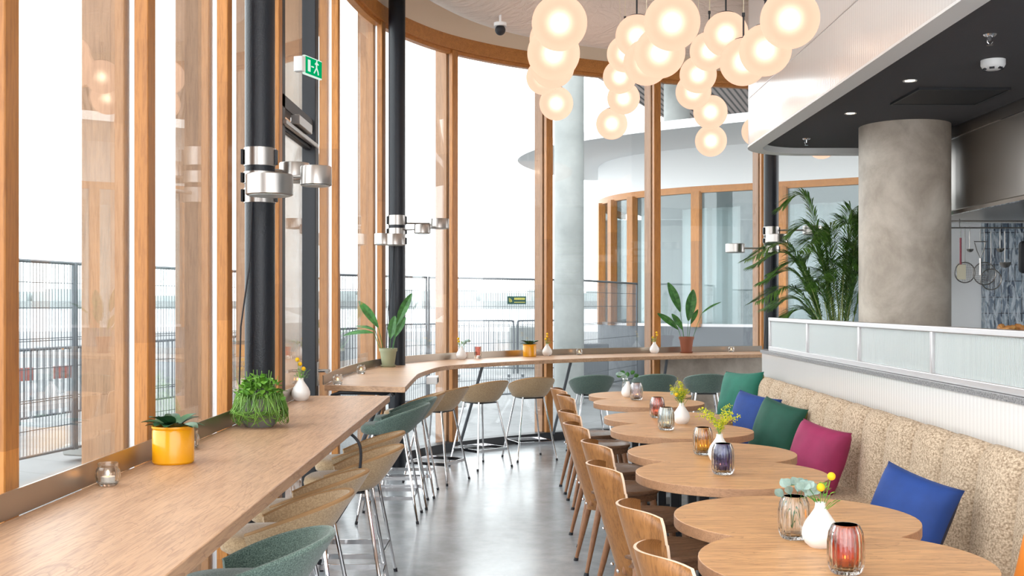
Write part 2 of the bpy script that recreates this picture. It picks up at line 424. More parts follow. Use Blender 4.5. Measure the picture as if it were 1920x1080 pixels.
def f_line(s0, s1, k):
    r = []
    for s in f_slice(s0, s1):
        p, n_, d = f_pos(s); q = p+n_*k; r.append((q.x, q.y))
    return r
TOPZ = 4.06; CEIL = 4.78
# ---------------------------------------------------------------- floor, ceiling, walls
room = [(p.x, p.y) for p in FC]+[(7.5,13.15),(7.5,-1.5)]
struct('floor', MB().prism([(foff(i,-.1).x, foff(i,-.1).y) for i in range(len(FC))]+[(7.5,13.25),(7.5,-1.5)], -.1, 0), M['floor'], smooth=False)
struct('ceiling', MB().prism([(foff(i,-.2).x, foff(i,-.2).y) for i in range(len(FC))]+[(7.5,13.3),(7.5,-1.5)], CEIL, CEIL+.2), M['ceiling'], smooth=False)
nF = len(FC)-1
struct('wall_front', MB().strip(f_line(0, nF, .0), f_line(0, nF, -.16), 4.2, CEIL), M['plaster'])
struct('trim_1', MB().strip(f_line(0, nF, .012), f_line(0, nF, -.09), TOPZ, 4.2).strip(f_line(0, nF, -.02), f_line(0, nF, -.085), TOPZ-.035, TOPZ), M['timber_h'])
struct('baseboard_front', MB().strip(f_line(0, nF, .03), f_line(0, nF, -.1), 0, .09), M['dark_metal'])
# grooves in the concrete floor
# ---------------------------------------------------------------- windows
ys = [-.4, .75, 1.85, 2.93, 4.04, 5.13, 6.22, 7.38]
S = [f_at_y(y) for y in ys]+[f_at_px(p) for p in (636, 720, 854, 1031, 1233, 1434)]+[f_at_px(1690), nF-.2]
def mull(s, w, parent, z0=.09):
    p, n_, d = f_pos(s); rz = math.atan2(d.y, d.x)
    def bx(k0, k1, ww, za, zb, mt, nm):
        c = p+n_*(k0+k1)/2
        mb = MB(); mb.box((0,0,0), (ww, abs(k1-k0), zb-za))
        o = mb.build(nm, mt, parent, bevel=.004, bseg=1); o.location = (c.x, c.y, (za+zb)/2); o.rotation_euler = (0,0,rz); return o
    bx(.0, -.052, w, z0, TOPZ, M['timber'], 'mullion')
    bx(-.052, -.082, .03, z0, TOPZ, M['alu'], 'glazing_bar')
    bx(-.088, -.245, w, 0, TOPZ+.1, M['timber_out'], 'exterior_fin')
for k in range(len(S)):
    if k == 6: continue                                   # this bay is the door
    w = thing('window_%d' % (k+1), kind='structure')
    mull(S[k], .085, w)
    if k+1 < len(S):
        zb = .09 if k not in (12, 13, 14) else .93
        MB().strip(f_line(S[k]+.01, S[k+1]-.01, -.062), f_line(S[k]+.01, S[k+1]-.01, -.070), zb, TOPZ-.02).build('pane', M['pane'], w)
# door bay between S[6] and S[7]
d1 = thing('door_1', kind='structure')
mull(S[6], .085, d1)
pA, nA, dA = f_pos(S[6]); pB, nB, dB = f_pos(S[7])
def dbar(y0, y1, z0, z1, x0=-1.43, x1=-1.365, nm='door_frame', mt=None): return MB().box(((x0+x1)/2, (y0+y1)/2, (z0+z1)/2), (x1-x0, y1-y0, z1-z0)).build(nm, mt or M['dark_metal'], d1, bevel=.004, bseg=1)
dbar(6.28, 6.36, .05, TOPZ); dbar(7.22, 7.33, .05, TOPZ, -1.44, -1.35); dbar(6.28, 7.3, 2.62, 2.70); dbar(6.28,7.3,2.50,2.57,-1.42,-1.38); dbar(6.28, 7.3, .03, .14)
dbar(6.3, 7.3, 2.52, 2.55, -1.375, -1.345, 'closer_arm', M['steel']); dbar(6.55, 6.95, 2.56, 2.62, -1.375, -1.32, 'door_closer', M['steel'])
MB().box((-1.40, 6.8, 1.3), (.01, .9, 2.4)).build('pane', M['pane'], d1); MB().box((-1.40, 6.8, 3.38), (.01, .9, 1.34)).build('pane', M['pane'], d1)
hd = MB().box((-1.345, 7.27, 1.02), (.012, .045, .16)).build('handle_plate', M['steel'], d1, bevel=.003)
MB().tube([(-1.34,7.27,1.04),(-1.27,7.27,1.04),(-1.265,7.15,1.04)], .011, 10).build('handle', M['steel'], hd)
# solid low wall under the ledge on the right
struct('wall_low', MB().strip(f_line(S[12]+.3, nF, .012), f_line(S[12]+.3, nF, -.12), .0, .885), M['concrete'])
# ---------------------------------------------------------------- kitchen block: partition, bulkhead, dark ceiling
def block(x0, yend, r, xr, inset=0):
    x0 += inset; yend -= inset; r -= inset
    pts = [(x0, -1.2), (x0, yend-r)]
    for k in range(1, 13):
        a = PI-PI/2*k/12; pts.append((x0+r+r*math.cos(a), yend-r+r*math.sin(a)))
    return pts+[(xr, yend)]
BX = 2.05
o_out = block(BX, 10.36, .6, 7); o_in = block(BX, 10.36, .6, 7, .13)
struct('wall_bulkhead', MB().strip(o_out, block(BX, 10.36, .6, 7, .05), 2.905, CEIL), M['rib'])
MBb = MB().strip(block(BX-.004, 10.364, .604, 7), block(BX-.004, 10.364, .604, 7, .01), 3.325, 3.331)
struct('trim_2', MBb, M['alu'])
struct('trim_3', MB().strip(block(BX-.006, 10.366, .606, 7), o_in, 2.89, 2.905).strip(block(BX, 10.36, .6, 7, .118), o_in, 2.905, 2.96), M['white'])
struct('ceiling_kitchen', MB().prism(o_in+[(7, -1.2)], 2.945, 3.0), M['dark_ceiling'], smooth=False)
PE = 9.34
def part_line(off): 
    x0 = BX+off
    return [(x0, -1), (x0, PE-.18), (x0+.05, PE-.05-off), (x0+.18, PE-off), (BX+.17, PE-off)]
struct('wall_partition', MB().prism([(BX-.01,-1),(BX-.01,PE-.12),(BX+.02,PE-.03),(BX+.09,PE),(BX+.16,PE),(BX+.16,-1)], 0, 1.075), M['rib'], ang=50)
struct('trim_4', MB().prism([(BX-.025,-1),(BX-.025,PE-.12),(BX+.01,PE-.02),(BX+.09,PE+.015),(BX+.18,PE+.015),(BX+.18,-1)], 1.075, 1.10), M['granite'], ang=50)
scr = thing('glass_screen', 'low screen of reeded glass panels in aluminium frames on the granite ledge', 'glass screen', (BX+.03, 0, 1.10))
MB().box((0, 4.1, .258), (.05, 9.9, .03)).build('top_rail', M['alu'], scr, bevel=.004)
MB().box((0, 4.1, .018), (.05, 9.9, .036)).build('bottom_rail', M['alu'], scr, bevel=.004)
pys = [9.04, 7.86, 6.66, 5.48, 4.30, 3.12, 1.94, .76, -.4]
for i, y in enumerate(pys):
    MB().box((0, y, .14), (.045, .03, .21)).build('post', M['alu'], scr, bevel=.003)
    if i+1 < len(pys): MB().box((.0, (y+pys[i+1])/2, .14), (.012, y-pys[i+1]-.03, .21)).build('glass_panel', M['reeded'], scr)
# kitchen rear
struct('wall_kitchen', MB().box((4.19, 10.62, 1.3), (.55, .1, 2.6)), M['white'], smooth=False)
struct('wall_tiled', MB().box((5.75, 10.55, 1.47), (2.58, .14, 2.94)), M['tile'], smooth=False)
struct('wall_right', MB().box((7.1, 4.5, 1.47), (.1, 12, 2.94)), M['pale_wall'], smooth=False)

# ---------------------------------------------------------------- bar counter along the straight glazing
col1 = (-1.275, 5.36)
bar = thing('bar_counter', 'long straight oak bar counter fixed along the windows on the left', 'bar counter', (0,0,0))
back = -1.305
notch = [(back, col1[1]-.085)]+[(col1[0]+.085*math.sin(a), col1[1]-.085*math.cos(a)) for a in [PI*k/10 for k in range(1, 10)]]+[(back, col1[1]+.085)]
notch = [(max(x, back), y) for x, y in notch]
poly = [(-.70, .9), (-.785, 6.6), (back, 6.6)]+notch[::-1]+[(back, .9)]
MB().prism(poly, .892, .93).build('counter_top', M['oak'], bar, bevel=.003, ang=30)
MB().box((-1.312, 3.05, .965), (.006, 4.3, .07)).box((-1.312, 6.03, .965), (.006, 1.14, .07)).build('upstand', M['upstand'], bar)
for y in (1.3, 3.0, 4.75, 6.2):
    MB().box((-1.12, y, .446), (.05, .05, .892)).box((-1.0, y, .87), (.36, .04, .04)).build('leg', M['dark_metal'], bar, bevel=.003)
# curved ledge
LF = [(-.765,7.28),(-.80,8.3),(-.80,8.84),(-.70,9.68),(-.49,10.08),(-.19,10.44),(.06,10.7),(.46,11.02),(.9,11.32),(1.4,11.6),(2.1,11.92),(2.72,12.12)]
LFc = [(p.x, p.y) for p in spline([(x, y, 0) for x, y in LF], 6)]
sA = f_at_y(7.47); sB = f_at_px(1426)
LB = f_line(sA, sB, .04)
def res(P, n):
    d = [0]
    for i in range(1, len(P)): d.append(d[-1]+math.dist(P[i], P[i-1]))
    out = []
    for k in range(n):
        t = d[-1]*k/(n-1); i = 0
        while i < len(P)-2 and d[i+1] < t: i += 1
        u = (t-d[i])/(d[i+1]-d[i]) if d[i+1] > d[i] else 0
        out.append((P[i][0]+(P[i+1][0]-P[i][0])*u, P[i][1]+(P[i+1][1]-P[i][1])*u))
    return out
led = thing('window_ledge', 'curved oak bar ledge following the round window front at the back', 'bar ledge', (0,0,0))
MB().strip(res(LFc, 60), res(LB, 60), .892, .93).build('ledge_top', M['oak_x'], led, bevel=.003)
MB().strip(f_line(sA, sB, .036), f_line(sA, sB, .028), .93, .995).build('upstand', M['upstand'], led)
for a, b_ in (((-.36,10.45,.89),(-.60,11.05,.09)), ((.52,11.2,.89),(.36,11.8,.09)), ((-.95,7.6,.89),(-1.30,7.95,.09)), ((-1.05,8.9,.89),(-1.30,8.6,.09)), ((1.6,11.9,.89),(1.55,12.35,.09)), ((-.86,7.35,.875),(-1.3,7.55,.6))):
    MB().tube([a, b_], .016, 8).build('leg', M['grey_steel'], led)
MB().tube([(-1.30,7.45,.80),(-1.28,7.45,.86),(-1.22,7.45,.88),(-.84,7.4,.88)], .014, 8).build('bracket', M['dark_metal'], led)
sk = thing('socket_box', 'white power socket box fixed under the curved ledge', 'socket', (-.72, 9.0, .86))
MB().box((0,0,0), (.09,.2,.06)).build('housing', M['white_metal'], sk, bevel=.006)
MB().box((.046,-.05,0), (.004,.05,.035)).box((.046,.02,0), (.004,.05,.035)).build('socket', M['rubber'], sk)

# ---------------------------------------------------------------- columns
def column(name, label, x, y, r, z0, z1, m, seg=40):
    o = MB().lathe([(r, 0), (r, z1-z0)], seg).build(name, m); o.location = (x, y, z0); return tag(o, label, 'column')
column('steel_column', 'thick black round steel column nearest, rising through the straight bar counter', col1[0], col1[1], .0725, 0, CEIL, M['black_paint'])
col2 = (-1.12, 9.95); col3 = (X_at(1446, 11.4), 11.4)
column('steel_column', 'black round steel column standing at the bend of the curved ledge', col2[0], col2[1], .0765, 0, CEIL, M['black_paint'])
column('steel_column', 'black round steel column in front of the far windows beside the palm', col3[0], col3[1], .0765, 0, CEIL, M['black_paint'])
MB().lathe([(.085,4.45),(.085,4.78)], 32, (col2[0], col2[1], 0)).build('column_collar', M['black_paint'])
bpy.data.objects['column_collar'].parent = bpy.data.objects['steel_column.001']; bpy.data.objects['column_collar'].location = (-col2[0], -col2[1], 0)
column('concrete_column', 'massive round raw concrete column inside the kitchen', 3.16, 8.99, .36, 0, 2.945, M['concrete'], 64)

def disc_lamp(parent, c, r, h):
    o = MB().lathe([(r*.95, 0), (r, .004), (r, h-.004), (r*.97, h)], 40).build('lamp_disc', M['steel'], parent); o.location = (c[0], c[1], c[2]-h/2)
    MB().lathe([(r*.88, -.003), (r*.88, .002)], 32).build('lens', M['reeded'], o)
    return o
def ring(parent, z, h, r):
    o = MB().lathe([(r, 0), (r+.004, .002), (r+.004, h-.002), (r, h)], 40).build('clamp_ring', M['steel'], parent); o.location = (0,0,z)
    MB().box((r+.008, 0, h/2), (.012, .028, h*.8)).build('hinge', M['dark_metal'], o, bevel=.002)
    MB().box((-r-.008, -.02, h/2), (.012, .028, h*.8)).build('hinge', M['dark_metal'], o, bevel=.002)
def col_lamp(x, y, rc, zb, arms, label):
    t = thing('column_lamp', label, 'lamp', (x, y, zb), 0, 'brushed steel lamps clamped on the black columns')
    ring(t, .18, .092, rc); ring(t, .095, .06, rc+.001); ring(t, 0, .075, rc)
    for (dx, dy, dz, r, h) in arms:
        disc_lamp(t, (dx, dy, dz), r, h)
        d = Vector((dx, dy, 0)); u = d.normalized(); q = u*rc
        MB().tube([(q.x, q.y, dz), (dx-u.x*(r-.01), dy-u.y*(r-.01), dz)], .009, 8).build('arm', M['steel'], t)
    MB().tube([(-.02,-rc-.006,0),(-.03,-rc-.01,-.3),(-.07,-rc-.02,-.6),(-.09,-rc+.02,-1.0)], .004, 6).build('cable', M['rubber'], t)
    return t
col_lamp(col1[0], col1[1], .0725, 1.975, [(.143,-.42,.045,.105,.095), (.29,-.08,.125,.075,.092), (.14,.14,.17,.075,.092)], 'large brushed steel lamp with round discs clamped on the nearest black column')
col_lamp(col2[0], col2[1], .0765, 2.02, [(-.10,-.16,.045,.085,.10), (.24,-.1,.14,.075,.08), (.38,.05,.20,.09,.09), (.0,-.17,.04,.09,.10)], 'brushed steel lamp with discs on arms clamped on the column at the ledge bend')
col_lamp(col3[0], col3[1], .0765, 2.02, [(-.385,-.05,.045,.10,.09), (.43,0,.235,.10,.09), (.02,-.16,.14,.11,.085)], 'brushed steel lamp clamped on the far black column beside the palm')

# ---------------------------------------------------------------- bar stools
def superell(a, b, n, k): return [(a*math.copysign(abs(math.cos(t))**(2/n), math.cos(t)), b*math.copysign(abs(math.sin(t))**(2/n), math.sin(t))) for t in [2*PI*i/k for i in range(k)]]
def make_stool(fab, pip, cname):
    t = thing('bar_stool', '', 'bar stool')      # back towards +X, seat front towards -X
    UM = math.radians(118)
    def top(u): return .672+.118*(math.cos(u*.5*PI/UM)**1.15 if abs(u) < UM-1e-4 else 0)
    def P_(u, v):
        uu = (u*2-1)*UM; zt = top(uu); z = .598+(zt-.598)*v
        w = ((z-.598)/.19); a = .135+.125*w**.75; b_ = .150+.105*w**.7
        return Vector((a*math.cos(uu)+.0+.02*w, b_*math.sin(uu), z))
    def Nn(u, v):
        uu = (u*2-1)*UM; return Vector((-math.cos(uu), -math.sin(uu), .25)).normalized()
    mb = MB(); mb.sheet(P_, Nn, .02, 48, 10)
    mb.build('shell', fab, t, ang=60)
    MB().tube([P_(i/60, 1)+Vector(Nn(i/60, 1))*.010+Vector((0,0,.001)) for i in range(61)], .0085, 8).build('piping', pip, t)
    mb = MB(); out = superell(.165, .155, 2.6, 40)
    rings = [(.55,.590),(.86,.594),(.97,.606),(1.0,.628),(.97,.650),(.85,.662),(.5,.664),(0.01,.660)]
    vs = []; fs = []
    for s_, z in rings:
        for x, y in out: vs.append((x*s_-.035, y*s_, z))
    for i in range(len(rings)-1):
        for k in range(40): fs.append((i*40+k, i*40+(k+1)%40, (i+1)*40+(k+1)%40, (i+1)*40+k))
    fs.append(tuple(range(40))[::-1]); mb.add(vs, fs); mb.build('seat', fab, t, ang=60)
    for sx in (-1, 1):
        for sy in (-1, 1):
            lg = MB().tube([(sx*.105, sy*.105, .60), (sx*.205, sy*.20, .006)], .0085, 10).build('leg', M['chrome'], t)
            MB().tube([(sx*.203, sy*.198, .02), (sx*.2065, sy*.2015, .0)], .0105, 10).build('foot_cap', M['rubber'], lg)
    a = .105+.1*(1-.17/.6); fr = MB()
    for s_ in (-1, 1): fr.box((0, s_*a, .17), (2*a, .006, .026)).box((s_*a, 0, .17), (.006, 2*a, .026))
    fr.build('footrest', M['chrome'], t)
    MB().box((0,0,.588), (.22,.22,.008)).build('mounting_plate', M['dark_metal'], t)
    return t
tan0 = make_stool(M['tan'], M['tan_piping'], 'tan'); grn0 = make_stool(M['green'], M['green_piping'], 'green')
used = {}
def stool(kind, x, y, rz, label, group):
    base = tan0 if kind == 't' else grn0
    o = base if kind not in used else copy_tree(base); used[kind] = 1
    return put(o, (x, y, 0), rz, label, group)
SG = 'bar stools with upholstered bucket seats'
stool('g', -.835, 3.27, .10, 'green bar stool nearest the camera, pushed under the straight bar counter', SG)
stool('t', -.885, 3.98, .06, 'tan bar stool directly behind the nearest green one at the bar counter', SG)
stool('t', -.90, 4.50, -.04, 'tan bar stool second behind the nearest green one at the bar counter', SG)
stool('t', -.84, 5.28, .05, 'tan bar stool third behind the nearest green one, black cable hanging over it', SG)
stool('t', -.895, 5.86, .0, 'tan bar stool last in the row at the far end of the straight counter', SG)
stool('g', -.90, 7.56, .02, 'nearer of two green bar stools at the near end of the curved ledge', SG)
stool('g', -.89, 8.05, .06, 'farther of two green bar stools at the near end of the curved ledge', SG)
stool('t', -.86, 8.52, .0, 'tan bar stool tucked in behind the two green ones at the curved ledge', SG)
stool('t', -.70, 9.17, -.42, 'tan bar stool turned at the bend of the curved ledge, next to the black column', SG)
stool('t', -.36, 9.98, -.85, 'tan bar stool at the curved ledge below the small red glass', SG)
stool('t', .09, 10.5, -1.2, 'tan bar stool at the curved ledge below the farther yellow pot', SG)
stool('g', .70, 10.85, -1.42, 'leftmost of three dark green bar stools behind the farthest table', SG)
stool('g', 1.34, 10.98, -1.5, 'middle of three dark green bar stools behind the farthest table', SG)
stool('g', 1.86, 11.0, -1.57, 'rightmost of three dark green bar stools, in front of the low concrete wall', SG)
cb = MB().tube(spline([(-.86,5.05,.90),(-.80,5.04,.895),(-.74,5.03,.84),(-.735,5.03,.74),(-.76,5.0,.62),(-.85,4.3,.40),(-.80,4.25,.2),(-.82,4.2,.02)], 8), .007, 8).build('power_cable', M['rubber'])
tag(cb, 'black power cable looping from under the bar counter over the tan stools', 'cable')

# ---------------------------------------------------------------- dining chairs (face +X)
def make_chair():
    t = thing('dining_chair', '', 'chair')
    def prof(v):
        z = .335+(.815-.335)*v
        x = -.192-.135*max(0, (z-.36))/.455-.0*v
        return x, z
    def hw(v):
        w = .085+.105*min(1, (v/.75))**.8
        if v > .93: w *= math.sqrt(max(0, 1-((v-.93)/.07)**2*.22))
        if v < .10: w *= .72+.28*math.sqrt(v/.10)
        return w
    def P_(u, v):
        x, z = prof(v); q = u*2-1; w = hw(v)
        if v >= .999: pass
        zz = z-(.018*abs(q)**6)*(1 if v > .8 else 0)
        return (x+ (.04+.07*v)*(abs(q)**2.0), q*w, zz)
    mb = MB(); n0 = mb.sheet(P_, lambda u, v: (-1, 0, -.1), .009, 20, 24)
    for i in range(n0, len(mb.mi)): mb.mi[i] = 1
    mb.build('backrest', [M['chair'], M['chair_edge']], t, ang=50)
    out = superell(.205, .205, 2.4, 40); mb = MB(); vs = []; fs = []
    rings = [(.90,.395),(.94,.398),(.95,.432),(1.0,.436),(1.02,.446),(1.0,.458),(.93,.459),(.80,.453),(.4,.446),(.01,.445)]
    for s_, z in rings:
        for x, y in out: vs.append((x*s_, y*s_, z))
    for i in range(len(rings)-1):
        for k in range(40): fs.append((i*40+k, i*40+(k+1)%40, (i+1)*40+(k+1)%40, (i+1)*40+k))
    fs.append(tuple(range(40))[::-1]); mb.add(vs, fs); mb.build('seat', M['seat_wood'], t, ang=50)
    for sx in (-1, 1):
        for sy in (-1, 1):
            tp = (sx*.145, sy*.135, .40); bt = (sx*.235, sy*.185, 0) if sx < 0 else (sx*.21, sy*.175, 0)
            T_ = Vector(tp); B_ = Vector(bt)
            lg = MB().tube([T_, T_.lerp(B_, .5), B_], [.019, .016, .010], 12).build('leg', M['leg_wood'], t)
            MB().tube([T_.lerp(B_, .955), T_.lerp(B_, 1.0)], [.0125, .0145], 12).build('foot_cap', M['rubber'], lg)
    MB().box((-.178, 0, .385), (.03, .15, .05)).build('back_block', M['leg_wood'], t, bevel=.008)
    for s_ in (-1, 1): MB().sphere((-.212, s_*.06, .375), .008, 12, 8).build('screw', M['chrome'], t)
    return t
ch0 = make_chair(); CG = 'bent plywood chairs along the tables'
chairs = [(.575,8.72,.06,'first of the plywood dining chairs counted from the windows, at the farthest table'),
 (.605,8.08,.05,'second plywood dining chair from the windows, at the near half of the farthest table'),
 (.575,6.86,.08,'third plywood dining chair from the windows, beside the table with the rose glass'),
 (.575,6.16,.10,'fourth plywood dining chair from the windows, by the table half with the pale blue glass'),
 (.63,5.36,.12,'fifth plywood dining chair from the windows, at the table half with the amber glass'),
 (.61,4.62,.12,'sixth plywood dining chair from the windows, at the table half with the navy glass'),
 (.655,3.68,.10,'plywood dining chair second nearest the camera, at the table with the clear ribbed glass'),
 (.645,3.02,.12,'plywood dining chair nearest the camera, at the table half with the burnt orange glass')]
for i, (x, y, rz, lab) in enumerate(chairs): put(ch0 if i == 0 else copy_tree(ch0), (x, y, 0), rz, lab, CG)

# ---------------------------------------------------------------- figure-eight tables
def make_table(x1, y1, x2, y2, r, label):
    cx, cy = (x1+x2)/2, (y1+y2)/2
    t = thing('double_table', label, 'table', (cx, cy, 0), 0, 'oak tables with tops of two joined circles')
    A = Vector((x1-cx, y1-cy)); B = Vector((x2-cx, y2-cy)); d = (B-A); D = d.length; ang = math.atan2(d.y, d.x)
    h = math.acos(min(1, D/2/r)); pts = []
    n = 44
    for k in range(n+1):
        a = ang+h+(2*PI-2*h)*k/n; pts.append((A.x+r*math.cos(a), A.y+r*math.sin(a)))
    for k in range(1, n):
        a = ang+PI+h+(2*PI-2*h)*k/n; pts.append((B.x+r*math.cos(a), B.y+r*math.sin(a)))
    mb = MB(); nn = len(pts); mb.prism(pts, .712, .75)
    for i in range(2, len(mb.mi)): mb.mi[i] = 1
    mb.build('tabletop', [M['table'], M['table_edge']], t, bevel=.002, ang=30)
    for q in (A, B):
        MB().box((q.x-.04, q.y, .36), (.05, .05, .70)).box((q.x+.06, q.y, .36), (.05, .05, .70)).build('pedestal', M['dark_metal'], t, bevel=.003)
        MB().box((q.x, q.y, .009), (.42, .30, .018)).build('base_plate', M['dark_metal'], t, bevel=.003)
        MB().box((q.x, q.y, .702), (.36, .06, .02)).build('top_plate', M['dark_metal'], t)
T_ = [(.965,8.80,.96,8.16,'farthest oak double table, with the lilac ribbed glass'),
      (.955,7.06,.94,6.36,'third oak double table from the camera, with the rose and the pale blue glass'),
      (.945,5.40,.915,4.74,'second oak double table from the camera, with the amber and the navy glass'),
      (.945,3.76,.925,3.12,'oak double table nearest the camera, with the clear and the burnt orange glass')]
for a in T_: make_table(a[0], a[1], a[2], a[3], .412, a[4])

# ---------------------------------------------------------------- banquette
bq = thing('banquette', 'long beige boucle banquette with vertically channelled back along the white partition', 'banquette', (0,0,0))
MB().box((1.64, 5.2, .13), (.56, 7.5, .26)).build('plinth', M['dark_metal'], bq)
y0 = 8.97; seats = []
for k in range(3):
    w = 2.5; yc = y0-w/2-k*w
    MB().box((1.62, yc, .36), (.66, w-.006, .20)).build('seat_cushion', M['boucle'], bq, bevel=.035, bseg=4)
W_ = .372; ncha = 20; prof = []
mb = MB(); nu = 16; secs = []
heights = [(.40, 0), (.50, .004), (.62, .014), (.75, .03), (.82, .042), (.86, .06), (.885, .085), (.89, .11), (.88, .135), (.84, .150), (.4, .150)]
cols = []
for c_ in range(ncha):
    for k in range(nu+(1 if c_ == ncha-1 else 0)):
        t_ = k/nu; y = y0-(c_+t_)*W_; bul = max(0, 1-abs(2*t_-1)**2.3)**.62
        cols.append([(1.875+dx-(.07*bul if dx < .14 else 0), y, z+(.030*bul if z > .8 else 0)) for z, dx in heights])
vs = [p for c_ in cols for p in c_]; hN = len(heights); fs = []
for i in range(len(cols)-1):
    for j in range(hN-1): fs.append((i*hN+j, (i+1)*hN+j, (i+1)*hN+j+1, i*hN+j+1))
fs += [tuple(range(hN)), tuple((len(cols)-1)*hN+j for j in range(hN))[::-1]]
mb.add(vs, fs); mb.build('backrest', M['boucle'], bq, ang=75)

# ---------------------------------------------------------------- cushions
def cushion(label, loc, rot, s, m1, m2, puff=.11):
    mb = MB(); n = 22
    def surf(sgn):
        def f(u, v):
            x, y = u*2-1, v*2-1
            th = ((1-abs(x)**2.4)*(1-abs(y)**2.4))**.42; edge = 1-.07*(1-abs(x)**2)*(abs(y)**3)*1; edge2 = 1-.07*(1-abs(y)**2)*(abs(x)**3)
            wr = .10*noise.noise(Vector((x*2.2, y*2.2, s*7+loc[1])))
            return (x*s/2*edge2, y*s/2*edge, sgn*(puff/2)*th*(1+wr))
        return f
    mb.grid(surf(1), n, n); k = len(mb.f)
    mb.cur = 1; mb2 = surf(-1); mb.grid(lambda u, v: mb2(1-u, v), n, n)
    o = mb.build('cushion', [m1, m2], None, ang=180); o.location = loc; o.rotation_euler = rot
    # weld the rim
    w = o.modifiers.new('weld', 'WELD'); w.merge_threshold = .0008
    return tag(o, label, 'cushion', 'velvet scatter cushions on the banquette')
# local +Z is the front face; tilt it up to face the aisle / camera
def crot(yaw, lean, roll): return (Matrix.Rotation(yaw, 4, 'Z') @ Matrix.Rotation(PI/2-lean, 4, 'X') @ Matrix.Rotation(roll, 4, 'Z')).to_euler()
cushion('royal blue velvet cushion with navy back, nearest fully visible one on the banquette', (1.575, 4.42, .63), crot(-.80, .32, -.25), .345, M['blue'], M['navy'], .19)
cushion('magenta velvet cushion leaning on the banquette back', (1.63, 6.0, .645), crot(-1.0, .30, -.14), .36, M['magenta'], M['magenta'], .20)
cushion('bottle green velvet cushion with olive back, between the magenta and a blue one', (1.665, 7.08, .66), crot(-1.0, .30, -.16), .39, M['bottle'], M['olive'], .19)
cushion('bright blue velvet cushion with dark back, farther away beside the bottle green one', (1.64, 7.70, .66), crot(-.9, .30, -.12), .39, M['blue'], M['navy'], .19)
cushion('emerald green velvet cushion standing at the far end of the banquette', (1.74, 8.66, .72), crot(-1.1, .25, .05), .47, M['teal'], M['olive'], .18)
cushion('orange velvet cushion cut off by the right edge of the picture', (1.74, 3.42, .64), crot(-.95, .28, -.1), .40, M['orange'], M['orange'], .14)

# ---------------------------------------------------------------- small things
def leaf_quad(mb, p, d, L_, W_l, droop=.3, n=5, up=Vector((0,0,1))):
    p = Vector(p); d = Vector(d).normalized(); side = d.cross(up)
    if side.length < .01: side = Vector((1,0,0))
    side.normalize(); vs = []; fs = []
    for i in range(n+1):
        t = i/n; w = W_l*math.sin(PI*min(1, (t*.94+.03)))**.8; q = p+d*L_*t+Vector((0,0,-droop*L_*t*t)); nz = side.cross(d)*(w*.18)
        vs += [q-side*w/2+nz, q, q+side*w/2+nz]
    for i in range(n):
        for k in (0, 1): fs.append((3*i+k, 3*i+k+1, 3*i+4+k, 3*i+3+k))
    mb.add(vs, fs)
def bulb_vase(loc, label, s=1.0, flowers='balls', seed=0):
    random.seed(seed); t = thing('bud_vase', label, 'vase', loc, seed*1.0, 'white bulb vases')
    pr = [(0,.002),(.030,0),(.044,.012),(.053,.034),(.052,.052),(.042,.075),(.026,.098),(.0165,.113),(.0145,.125),(.016,.130),(.0125,.130),(.011,.11),(0,.10)]
    MB().lathe([(r*s, z*s) for r, z in pr], 36).build('vase', M['ceramic'], t)
    st = MB(); fl = MB(); lf = MB(); top = .125*s
    if 'balls' in flowers:
        for k in range(3 if flowers == 'balls' else 2):
            a = random.uniform(0, 2*PI); q = Vector((math.cos(a)*.035, math.sin(a)*.03, top+.055+.028*k))
            st.tube([(0,0,top-.05), (q.x*.4, q.y*.4, top+.01), q], .0012, 5); fl.sphere(q, .0125, 14, 10)
        for k in range(26):
            a = random.uniform(0, 2*PI); e_ = Vector((math.cos(a)*random.uniform(.01,.045), math.sin(a)*random.uniform(.01,.04), top+random.uniform(.0,.05)))
            leaf_quad(lf, e_, (math.cos(a), math.sin(a), .8), .022, .009, .2, 3)
            if k % 4 == 0: st.tube([(0,0,top-.03), e_], .001, 5)
        st.build('stem', M['leaf_bright'], t); fl.build('flower_head', M['yellow'], t); lf.build('foliage', M['leaf_bright'], t)
    if 'rod' in flowers:
        gd = MB(); st2 = MB(); lf2 = MB()
        for k in range(11):
            a = random.uniform(0, 2*PI); r_ = random.uniform(.05, .115); hh = random.uniform(.06, .13)
            pts = [Vector((r_*math.cos(a)*u*u, r_*math.sin(a)*u*u, top-.03+(hh+.03)*math.sin(u*PI*.52))) for u in [i/8 for i in range(9)]]
            st2.tube(pts, .0011, 5)
            for i in range(3, 9):
                for j in range(9):
                    q = pts[i]+Vector([random.gauss(0, .007) for _ in range(3)]); gd.sphere(q, random.uniform(.0018, .0034), 6, 4)
                if i < 8: leaf_quad(lf2, pts[i-1], (random.uniform(-1,1), random.uniform(-1,1), .4), .035, .006, .3, 3)
        st2.build('stem', M['leaf_bright'], t); gd.build('flower_head', M['goldenrod'], t); lf2.build('foliage', M['leaf_bright'], t)
    if 'euc' in flowers:
        lf3 = MB(); st3 = MB()
        for k in range(2):
            a = -.3+k*1.2; pts = [Vector((.09*math.cos(a)*u, .06*math.sin(a)*u, top-.02+.075*math.sin(u*1.9))) for u in [i/5 for i in range(6)]]
            st3.tube(pts, .001, 5)
            for i in range(2, 6):
                for sgn in (-1, 1): leaf_quad(lf3, pts[i], (sgn*.5+random.uniform(-.2,.2), random.uniform(-.5,.5), .6), .03, .026, .1, 4, Vector((0,1,.2)))
        st3.build('stem', M['leaf'], t); lf3.build('eucalyptus_sprig', M['eucalyptus'], t)
    return t
